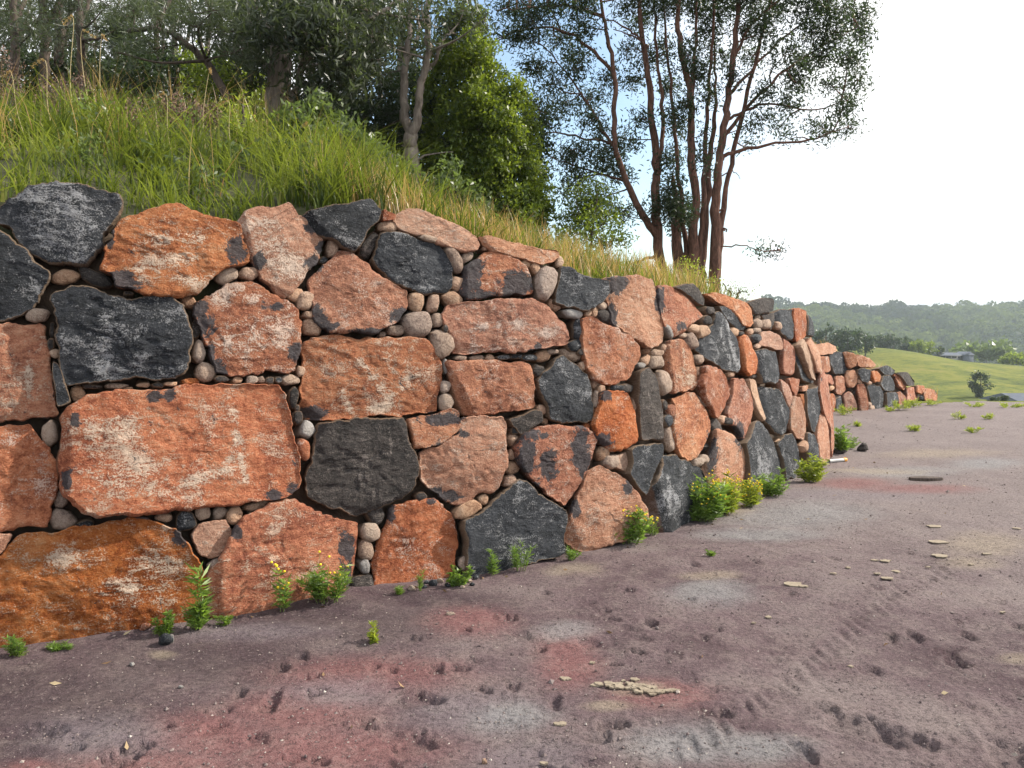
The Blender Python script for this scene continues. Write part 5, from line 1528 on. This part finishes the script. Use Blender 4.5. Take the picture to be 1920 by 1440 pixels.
weed(1362, 964, 78, 62, 'bright yellow flowering weed joined to the large round weed', flowers=0.85, n=24, leaf='yellow_leaf')
weed(1400, 950, 58, 56, 'yellow green low weed right of the yellow flowers', flowers=0.35, n=16, leaf='yellow_leaf')
weed(1450, 930, 52, 76, 'spreading light green weed under the veined charcoal boulder', n=24, leaf='weed_leaf')
weed(1522, 904, 52, 76, 'vivid green weed at the last corner of the near wall', n=26, leaf='yellow_leaf')
weed(1576, 850, 62, 30, 'tall green weed just past the near wall corner', n=12)
weed(1590, 842, 26, 40, 'low green weed on the ground past the near wall corner', n=9)
weed(704, 1203, 46, 34, 'lone pale green seedling growing out of the purple soil', n=3, narrow=0.34, leaf='yellow_leaf')
weed(1332, 1042, 12, 16, 'tiny seedling on grey soil right of the sprawling weed', n=3)
for x, y, h, wd, lb in ((1585, 778, 20, 44, 'dark green tuft at the left foot of the far wall'), (1665, 772, 14, 26, 'small tuft under the charcoal stones of the far wall'), (1692, 768, 18, 54, 'bright green tuft at the foot of the far wall'), (1718, 764, 15, 44, 'bright green tuft right of the middle of the far wall foot'), (1745, 760, 12, 40, 'low yellow green tuft at the tapering end of the far wall'),
                        (1798, 786, 14, 26, 'yellow green tuft in the middle of the far yard'), (1850, 786, 10, 24, 'pale tuft right of the yellow green tuft on the far yard'), (1715, 808, 9, 30, 'flat tuft nearer the camera left on the far yard'), (1826, 811, 9, 28, 'flat tuft nearer the camera right on the far yard'), (1890, 764, 9, 60, 'green weeds along the far edge of the yard at right'), (1830, 763, 8, 50, 'green weeds along the far edge of the yard near the lone tree'), (1610, 800, 8, 20, 'tiny weed on the yard beside the far wall foot')):
    weed(x, y, h, wd, lb, leaf='yellow_leaf', n=max(4, wd // 6), name='grass_tuft', upright=1.5, narrow=0.13, L=0.10 + 0.012 * (h > 12))

# ------------------------------------------------------------------ loose things on the ground
def rock(name, label, x, y, w_px, h_px, mat, seed, cat='stone'):
    g = yard(x, y)
    m = g[1] / F_PX
    a, b, c = w_px * m * 0.5, w_px * m * 0.4, h_px * m
    nu, nv = 14, 9
    u = np.linspace(0, 2 * math.pi, nu, endpoint=False)
    v = np.linspace(0.05, math.pi - 0.05, nv)
    U_, V_ = np.meshgrid(u, v, indexing='ij')
    D = np.stack([np.sin(V_) * np.cos(U_), np.sin(V_) * np.sin(U_), np.cos(V_)], -1).reshape(-1, 3)
    k = 1 + 0.28 * vnoise(D * 1.6 + seed, seed) + 0.1 * vnoise(D * 4 + seed, seed)
    D = D * k[:, None]
    r_ = roll(seed)
    for _ in range(5):
        nrm = r_.normal(size=3)
        nrm /= np.linalg.norm(nrm)
        e = D @ nrm
        D = D - nrm * np.maximum(0, e - 0.66)[:, None]
    P = D * np.array([a, b, c * 0.6]) + np.array([0, 0, c * 0.42])
    i = np.arange(nu)[:, None] * nv
    i2 = ((np.arange(nu) + 1) % nu)[:, None] * nv
    j = np.arange(nv - 1)[None, :]
    Q = np.stack([i + j, i + j + 1, i2 + j + 1, i2 + j], -1).reshape(-1, 4)
    z0 = np.zeros(len(P))
    o = mk(name, P, Q, None, MAT[mat], None, {'pd': z0, 'pw': z0, 'rim': z0, 'side': z0}, loc=g)
    return tag(o, label, cat)


o = rock('loose_stone', 'black stone with one cream broken face lying on the soil before the huge boulder', 312, 1208, 30, 24, 'D', 31)
o2 = rock('broken_face', None, 322, 1207, 9, 22, 'W', 33, None)
o2.parent = o
o2.location = o2.location - o.location
rock('loose_stone', 'grey brown stone standing alone past the near wall corner', 1618, 846, 24, 16, 'B', 35)
rock('loose_stone', 'small pink stone at the foot of the charcoal slab', 1258, 993, 14, 10, 'R', 37)
rock('loose_stone', 'dark low stones in the litter past the near wall corner', 1574, 850, 26, 10, 'B', 39)
rock('loose_stone', 'pale flat chip at the foot of the tan lowest boulder', 1103, 1027, 26, 9, 'C', 41)
rock('loose_stone', 'grey green flat chip lying on pinkish soil', 845, 1153, 20, 5, 'G', 43)
rock('loose_stone', 'small white pebble before the huge tan boulder', 248, 1248, 12, 6, 'W', 45)
rock('loose_stone', 'white pebble on dark soil left of centre', 338, 1290, 11, 6, 'W', 47)
rock('loose_stone', 'tan lump at the bottom edge of the yard', 908, 1432, 14, 10, 'C', 49)
rock('loose_stone', 'small orange chip at the foot of the huge tan boulder', 272, 1180, 26, 11, 'O', 51)
for k, (x, y, wpx) in enumerate(((772, 1106, 16), (795, 1103, 14), (812, 1098, 18), (826, 1092, 14), (838, 1100, 12), (845, 1090, 13), (880, 1092, 12), (892, 1086, 14), (886, 1098, 10), (868, 1103, 10), (800, 1094, 12))):
    rock('basalt_chip', 'one of the blue grey stone chips heaped between the red and charcoal boulders', x, y, wpx, wpx * 0.6, 'D' if k % 3 else 'G', 60 + k)['group'] = 'blue grey stone chips'


def box(bag, lo, hi):
    (a, b, c), (d, e, f) = lo, hi
    V = [(a, b, c), (d, b, c), (d, e, c), (a, e, c), (a, b, f), (d, b, f), (d, e, f), (a, e, f)]
    bag.add(V, [(3, 2, 1, 0), (4, 5, 6, 7), (0, 1, 5, 4), (1, 2, 6, 5), (2, 3, 7, 6), (3, 0, 4, 7)])


# pipe end and a dark slab
MAT['white_pipe'] = plain_mat('white_plastic_pipe', (0.34, 0.33, 0.32), (0.48, 0.47, 0.45), 9, 0.5)
MAT['orange_cap'] = plain_mat('orange_cap', (0.62, 0.26, 0.04), (0.72, 0.34, 0.06), 9, 0.5)
g0, g1 = yard(1554, 868), yard(1586, 865)
g0[2] += 0.026
g1[2] += 0.026
root = empty('drain_pipe', (g0[0], g0[1], g0[2] - 0.045), 'short white pipe with an orange end lying at the corner of the near wall', 'pipe')
b = Bag()
tube(b, np.linspace(g0, g0 + (g1 - g0) * 0.86, 6), 0.026, 14)
put(root, b, 'pipe', MAT['white_pipe'])
b = Bag()
tube(b, np.linspace(g0 + (g1 - g0) * 0.84, g1, 4), 0.030, 14)
put(root, b, 'end_cap', MAT['orange_cap'])
g = yard(1735, 900)
b = Bag()
P = np.array([(-.21, -.06), (.05, -.09), (.22, -.05), (.20, .06), (-.02, .10), (-.20, .05)])
P = chaikin(P, .2)
n_ = len(P)
V = np.vstack([np.c_[P, np.full(n_, 0.0)], np.c_[P * .97, np.full(n_, .035)], [[0, 0, .038]]])
j = np.arange(n_)
b.add(V, np.stack([j, (j + 1) % n_, n_ + (j + 1) % n_, n_ + j], 1), np.stack([n_ + j, n_ + (j + 1) % n_, np.full(n_, 2 * n_)], 1))
o = b.build('flat_slab', MAT['dark_bark'], smooth=False)
o.location = g
tag(o, 'dark flat slab lying alone on the grey yard right of the wall corner', 'slab')

# dry flakes of clay and bark
MAT['flake'] = plain_mat('dry_clay_flake', (0.20, 0.160, 0.115), (0.33, 0.275, 0.205), 14, 0.9, 0.01)
MAT['dead_leaf'] = plain_mat('dead_leaf', (0.20, 0.10, 0.05), (0.40, 0.24, 0.12), 20, 0.8)


def flake(x, y, w_px, mat, seed, z=0.006, asp=0.45):
    g = yard(x, y)
    m = g[1] / F_PX
    r_ = roll(seed)
    n_ = 11
    th = np.linspace(0, 2 * math.pi, n_, endpoint=False)
    rr = w_px * m * 0.5 * r_.uniform(0.6, 1.1, n_)
    a = r_.uniform(0, 3)
    P = np.stack([np.cos(th + a) * rr, np.sin(th + a) * rr * asp * 1.6], 1)
    zt = z + 0.003 * r_.uniform(-.4, 1, n_)
    V = np.vstack([np.c_[P, zt - 0.004], np.c_[P, zt + 0.003], [[0, 0, z + 0.004]], [[0, 0, z - 0.003]]])
    j = np.arange(n_)
    Q = np.stack([j, (j + 1) % n_, n_ + (j + 1) % n_, n_ + j], 1)
    T = np.vstack([np.stack([n_ + j, n_ + (j + 1) % n_, np.full(n_, 2 * n_)], 1), np.stack([(j + 1) % n_, j, np.full(n_, 2 * n_ + 1)], 1)])
    return V + np.array([g[0], g[1], g[2] + 0.001]), Q, T


g = yard(1190, 1292)
root = empty('clay_crust', g, 'cracked patch of pale dry clay crust broken into flakes on the pinkish soil', 'clay patch')
for k in range(64):
    t_ = rng.uniform(-1, 1)
    x = 1192 + 72 * t_ + rng.normal(0, 4)
    y = 1292 + 12 * (1 - abs(t_)) * rng.uniform(-1, 1) + (-6 if t_ < 0 else 4)
    V, Q, T = flake(x, y, rng.uniform(9, 22), 'flake', 900 + k, 0.002 + 0.004 * rng.uniform())
    put_b = Bag()
    put_b.add(V, Q, T)
    fk = put_b.build('flake', MAT['flake'], root, False)
    fk.location = -root.location
FLAKES = {0: 'broad pale clay flake alone beyond the end of the tyre track', 2: 'broad clay flake farthest right of the group beside the tan soil', 3: 'wide clay flake in the middle of the right hand group', 4: 'wide clay flake nearest the camera in the right hand group', 6: 'ragged clay flake left of the wide right hand flakes', 14: 'pale flake on the soil below the cracked clay patch', 13: 'small flake just left of the cracked clay patch'}
for k, (x, y, wd) in enumerate(((1488, 1098, 46), (1508, 1101, 20), (1752, 988, 36), (1760, 1017, 40), (1765, 1044, 34), (1640, 1052, 18), (1660, 1053, 24), (1645, 1077, 18), (1663, 1086, 24), (1590, 1066, 12), (1563, 1077, 14), (1740, 1065, 12), (1905, 992, 18), (1060, 1275, 22), (1050, 1360, 26), (1440, 1159, 16), (1413, 1170, 10), (1065, 1276, 14), (1110, 1245, 12), (1595, 1252, 14), (1020, 1435, 18), (1680, 1073, 20), (1850, 1040, 18), (1820, 1060, 12), (1880, 1150, 12))):
    V, Q, T = flake(x, y, wd, 'flake', 950 + k)
    b = Bag()
    b.add(V, Q, T)
    g = yard(x, y)
    o = b.build('clay_flake', MAT['flake'], None, False, loc=g)
    tag(o, FLAKES.get(k, 'thin pale tan flake of dry clay lying flat on the purple brown yard'), 'flake', 'dry clay flakes scattered on the yard')

# gravel and clods
def scatter(name, n, size, mat_, label, bias=1.6, region=None):
    a = rng.uniform(-0.66, 0.66, n * 2)
    d = 2.0 + 20 * rng.uniform(0, 1, n * 2) ** bias
    x, y = d * np.sin(a), d * np.cos(a)
    ln, _ = line_dist(np.stack([x, y], 1), BASE1)
    pr = region(x, y, ln) if region else (ln > 0.02).astype(float)
    keep = (rng.uniform(0, 1, len(x)) < pr) & (ln > 0.0)
    x, y = x[keep][:n], y[keep][:n]
    m = len(x)
    s = size * np.exp(rng.normal(0, 0.45, m)) * (0.85 + 0.02 * y)
    oct_ = np.array([(1, 0, 0), (0, 1, 0), (-1, 0, 0), (0, -1, 0), (0, 0, .75), (0, 0, -.6)], float)
    V = oct_[None] * s[:, None, None] * rng.uniform(0.6, 1.3, (m, 6, 1)) + rng.normal(0, 0.16, (m, 6, 3)) * s[:, None, None]
    az = rng.uniform(0, 6.28, m)
    c, sn = np.cos(az)[:, None], np.sin(az)[:, None]
    V = np.stack([V[..., 0] * c - V[..., 1] * sn, V[..., 0] * sn + V[..., 1] * c, V[..., 2]], -1)
    zz = ground_h(x, y)
    V += np.stack([x, y, zz + s * 0.25], 1)[:, None]
    i = np.arange(m)[:, None, None] * 6
    T = (i + np.array([[0, 1, 4], [1, 2, 4], [2, 3, 4], [3, 0, 4], [1, 0, 5], [2, 1, 5], [3, 2, 5], [0, 3, 5]])[None]).reshape(-1, 3)
    o = mk(name, V.reshape(-1, 3), None, T, mat_, None, {'var': np.repeat(rng.uniform(0, 1, m), 6)}, False)
    o['kind'] = 'stuff'
    o['label'] = label


def grit_mat(name, stops):
    m, t = new_mat(name)
    finish(t, t.ramp(t.attr('var'), stops), 0.9)
    return m


MAT['litter_leaf'] = grit_mat('litter_leaf', [(0.0, (0.10, 0.055, 0.03)), (0.5, (0.24, 0.15, 0.08)), (1, (0.45, 0.36, 0.22))])
MAT['gravel'] = grit_mat('pale_gravel', [(0.0, (0.14, 0.105, 0.10)), (0.6, (0.22, 0.175, 0.16)), (0.93, (0.34, 0.29, 0.25)), (1, (0.52, 0.47, 0.42))])
MAT['clod'] = grit_mat('soil_clod', [(0.0, (0.09, 0.066, 0.066)), (0.5, (0.14, 0.106, 0.102)), (1, (0.20, 0.165, 0.155))])
scatter('gravel', 9000, 0.0036, MAT['gravel'], 'fine pale gravel sprinkled over the yard')
scatter('soil_clods', 6500, 0.0045, MAT['clod'], 'crumbs and clods of purple brown soil', 1.4)
scatter('chippings', 1500, 0.0035, MAT['gravel'], 'pale chippings along the foot of the wall', 1.3, lambda x, y, l: np.exp(-((l - 0.25) / 0.3) ** 2))

# dead leaves and straw blown against the foot of the wall
lt = Bag()
_P = np.stack([rng.uniform(-3.2, 5.5, 2600), rng.uniform(2.6, 12, 2600)], 1)
_l, _s = line_dist(_P, BASE1)
_P = _P[(_l > 0.02) & (rng.uniform(0, 1, len(_P)) < np.exp(-_l / 0.16) + 0.02)][:260]
_C = np.c_[_P, ground_h(_P[:, 0], _P[:, 1]) + 0.008]
_D = rng.normal(size=(len(_C), 3)) * np.array([1, 1, 0.12])
leaves(lt, _C, 0.045, 0.016, _D * 8, 0.3)
o = lt.build('leaf_litter', MAT['litter_leaf'])
o['kind'] = 'stuff'
o['label'] = 'dead leaves and straw along the foot of the wall'

# ------------------------------------------------------------------ the far side of the valley
def far_tree(name, label, px, py, Y, w_px, h_px, leaf, seed, trunk=False, group=None, lsize=None):
    m = Y / F_PX
    H, W_ = h_px * m, w_px * m * 0.5
    b = at(px, py, Y)
    zt = float(terrain_z(b[0], b[1]))
    root = empty(name, (b[0], b[1], min(zt, b[2])), label, 'tree', group)
    st_, cr = Bag(), Bag()
    z0 = b[2]
    cz = z0 + H * (0.64 if trunk else 0.52)
    tube(st_, spline([(b[0], b[1], min(zt, z0) - .3), (b[0] + .1, b[1], z0 + H * .3), (b[0], b[1], z0 + H * .8)], 6), [H * .035, H * .012], 6)
    r_ = roll(seed)
    for k in range(16 if trunk else 14):
        d = r_.normal(size=3)
        d /= np.linalg.norm(d)
        c = np.array([b[0], b[1], cz]) + d * np.array([W_ * .62, W_ * .62, H * (0.25 if trunk else .33)])
        if trunk and k > 12:
            c = np.array([b[0] + r_.normal(0, .1) * W_, b[1], z0 + H * r_.uniform(.12, .35)])
            rr = (W_ * .3, W_ * .3, H * .10)
        else:
            rr = (W_ * .42, W_ * .42, H * (.14 if trunk else .2))
        p, va, tw = clump_points(c, rr, 9, 10, W_ * .10, .6)
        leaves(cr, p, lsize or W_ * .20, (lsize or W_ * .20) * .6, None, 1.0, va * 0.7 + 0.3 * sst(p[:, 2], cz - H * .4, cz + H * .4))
    put(root, st_, 'trunk', MAT['dark_bark'])
    put(root, cr, 'crown', MAT[leaf])


FT = [(1548, 668, 195, 50, 62, 'dark_leaf', 'dark tree rising just above the top of the far wall at its left end'), (1588, 672, 190, 60, 62, 'dark_leaf', 'broad dark tree mass behind the far wall'), (1622, 668, 200, 42, 46, 'dark_leaf', 'dark rounded tree right of the broad dark mass'), (1650, 662, 235, 34, 36, 'dark_leaf', 'dark tree left in the row on the pasture brow'), (1674, 664, 235, 36, 38, 'dark_leaf', 'second dark tree in the row on the pasture brow'), (1698, 665, 240, 34, 34, 'dark_leaf', 'third tree in the row on the pasture brow, greyish'),
      (1722, 668, 235, 36, 34, 'bright_leaf', 'bright rounded tree in the row on the pasture brow'), (1745, 669, 238, 30, 30, 'bright_leaf', 'second bright rounded tree at the right of the row'), (1762, 668, 240, 18, 20, 'dark_leaf', 'small dark tree ending the row on the pasture brow'), (1905, 690, 215, 60, 26, 'bright_leaf', 'low round bright bush at the right edge of the pasture'), (1850, 668, 285, 110, 20, 'shrub_leaf', 'long low hedge like trees beyond the pasture house')]
for k, (px, py, Y, wd, h, lf, lb) in enumerate(FT):
    far_tree('far_tree', lb, px, py, Y, wd, h, lf, 40 + k)
far_tree('lone_tree', 'lone dark tree with a round crown standing on the pasture', 1838, 752, 140, 42, 54, 'dark_leaf', 77, True)


MAT['ridge_leaf'] = leaf_mat('ridge_leaf', (0.016, 0.030, 0.010), (0.050, 0.080, 0.016), (0.17, 0.21, 0.04), (0.06, 0.08, 0.02), 0.9, 0.0)


def ridge_forest():
    bag = Bag()
    n = 4600
    y = rng.uniform(385, 1010, n)
    x = y * rng.uniform(0.22, 0.80, n)
    z = terrain_z(x, y)
    s = rng.uniform(2.6, 5.6, n) * (0.9 + 0.0004 * y)
    big = rng.uniform(0, 1, n) < 0.12
    s[big] *= 1.35
    crest = (y > 880) & (rng.uniform(0, 1, n) < 0.35)
    z = z + np.where(crest, rng.uniform(1, 6, n), 0)
    tone = np.clip(0.45 + 0.6 * vnoise(np.stack([x * .018, y * .014, 0 * x], 1), 15) + rng.normal(0, .16, n), 0, 1)
    k = 42
    d = rng.normal(size=(n, k, 3))
    d /= np.linalg.norm(d, axis=2)[..., None]
    d[..., 2] = np.abs(d[..., 2]) * 1.0 - 0.25
    P = np.stack([x, y, z + s * 0.8], 1)[:, None] + d * s[:, None, None] * np.array([1, 1, .95]) * rng.uniform(.7, 1.05, (n, k, 1))
    Ls = np.repeat(s, k)[:, None]
    P = P.reshape(-1, 3)
    D = rng.normal(size=P.shape)
    D /= np.linalg.norm(D, axis=1)[:, None]
    N = d.reshape(-1, 3) + rng.normal(0, .35, P.shape)
    S1 = np.cross(N, D)
    S1 /= np.linalg.norm(S1, axis=1)[:, None]
    S2 = np.cross(N, S1)
    S2 /= np.linalg.norm(S2, axis=1)[:, None]
    V = np.stack([P - S1 * Ls * .26, P - S2 * Ls * .20, P + S1 * Ls * .26, P + S2 * Ls * .20], 1).reshape(-1, 3)
    i = np.arange(len(P))[:, None] * 4
    bag.add(V, i + np.array([[0, 1, 2, 3]]), None, np.repeat(np.clip(np.repeat(tone, k) + rng.normal(0, .1, n * k), 0, 1), 4))
    o = bag.build('ridge_forest', MAT['ridge_leaf'], smooth=False)
    o['kind'] = 'stuff'
    o['label'] = 'hazy wooded ridge across the valley'


ridge_forest()

MAT['roof_metal'] = plain_mat('grey_blue_roof', (0.09, 0.10, 0.125), (0.13, 0.145, 0.175), 3, 0.9, 0, 0.1)
MAT['roof_pale'] = plain_mat('pale_roof', (0.50, 0.50, 0.50), (0.62, 0.62, 0.62), 3, 0.5)
MAT['house_wall'] = plain_mat('dark_house_wall', (0.10, 0.10, 0.10), (0.17, 0.165, 0.16), 2)
MAT['white_wall'] = plain_mat('white_house_wall', (0.66, 0.66, 0.65), (0.74, 0.74, 0.73), 2)
MAT['window_glass'] = plain_mat('dark_window', (0.02, 0.025, 0.03), (0.04, 0.045, 0.05), 2, 0.1)


def house(name, label, px, py, Y, w_px, h_px, wall_m, roof_m, wing=False, roof_frac=0.5, windows=3, depth=7.0):
    m = Y / F_PX
    if Y > 400:                         # where the line of sight meets the wooded slope
        ys = np.arange(390, 1000, 2.0)
        pz = np.array([at(px, py, v_) for v_ in ys])
        k_ = int(np.argmax(pz[:, 2] < terrain_z(pz[:, 0], pz[:, 1]) + 5.5))
        Y = ys[k_]
        m = Y / F_PX
    b = at(px, py, Y)
    W_, H = w_px * m, h_px * m
    root = empty(name, b, label, 'house')
    hw = H * (1 - roof_frac)
    bg = Bag()
    box(bg, (b[0] - W_ / 2, b[1] - depth / 2, b[2] - 2.5), (b[0] + W_ / 2, b[1] + depth / 2, b[2] + hw))
    put(root, bg, 'wall', MAT[wall_m])
    bg = Bag()
    o_ = 0.5
    x0, x1, y0, y1, zr = b[0] - W_ / 2 - o_, b[0] + W_ / 2 + o_, b[1] - depth / 2 - o_, b[1] + depth / 2 + o_, b[2] + hw
    V = [(x0, y0, zr), (x1, y0, zr), (x1, y1, zr), (x0, y1, zr), (x0 + W_ * .06, b[1], b[2] + H), (x1 - W_ * .06, b[1], b[2] + H)]
    bg.add(V, [(0, 1, 5, 4), (2, 3, 4, 5), (3, 2, 1, 0)], [(0, 4, 3), (1, 2, 5)])
    put(root, bg, 'roof', MAT[roof_m]).data.polygons.foreach_set('use_smooth', [False] * 5)
    for k in range(windows):
        bg = Bag()
        xw = b[0] - W_ / 2 + W_ * (k + .5) / windows
        box(bg, (xw - .7, b[1] - depth / 2 - .06, b[2] + hw * .25), (xw + .7, b[1] - depth / 2 + .02, b[2] + hw * .8))
        put(root, bg, 'window', MAT['window_glass'])
    if wing:
        bg = Bag()
        xa, xb = b[0] + W_ * .50, b[0] + W_ * .86
        ya, yb = b[1] - depth * .7, b[1] + depth * .2
        zz = b[2] + hw * 1.1
        box(bg, (xa, ya, b[2] - 2.5), (xb, yb, zz))
        xm = (xa + xb) / 2
        bg.add([(xa - .3, ya - .3, zz), (xb + .3, ya - .3, zz), (xb + .3, yb, zz), (xa - .3, yb, zz), (xm, ya - .3, zz + H * .55), (xm, yb, zz + H * .55)], [(0, 4, 5, 3), (4, 1, 2, 5)], [(0, 1, 4), (3, 5, 2)])
        put(root, bg, 'gable_wing', MAT[roof_m])
    return root


house('farmhouse', 'long low farmhouse with a pale roof and small gable on the pasture brow', 1772, 673, 245, 42, 12, 'house_wall', 'roof_metal', True, .45, 4)
house('shed', 'shed with blue grey roof below the edge of the yard at the right', 1912, 757, 66, 56, 20, 'house_wall', 'roof_metal', False, .72, 2, 5.0)
house('distant_house', 'tiny white house among the trees low on the far ridge', 1862, 630, 560, 7, 4, 'white_wall', 'roof_pale', windows=0)
house('distant_house', 'tiny pale roofed house higher on the far ridge', 1815, 605, 660, 6, 3, 'white_wall', 'roof_pale', windows=0)
far_tree('pale_shrub', 'pale grey green shrub beside the shed with the blue grey roof', 1882, 760, 62, 26, 18, 'gum_leaf', 91)
far_tree('dark_shrub', 'dark shrub left of the pale shrub at the yard edge', 1864, 761, 62, 24, 18, 'dark_leaf', 92)
print('triangles', sum(len(o.data.polygons) * 2 for o in COL.objects if o.type == 'MESH'))
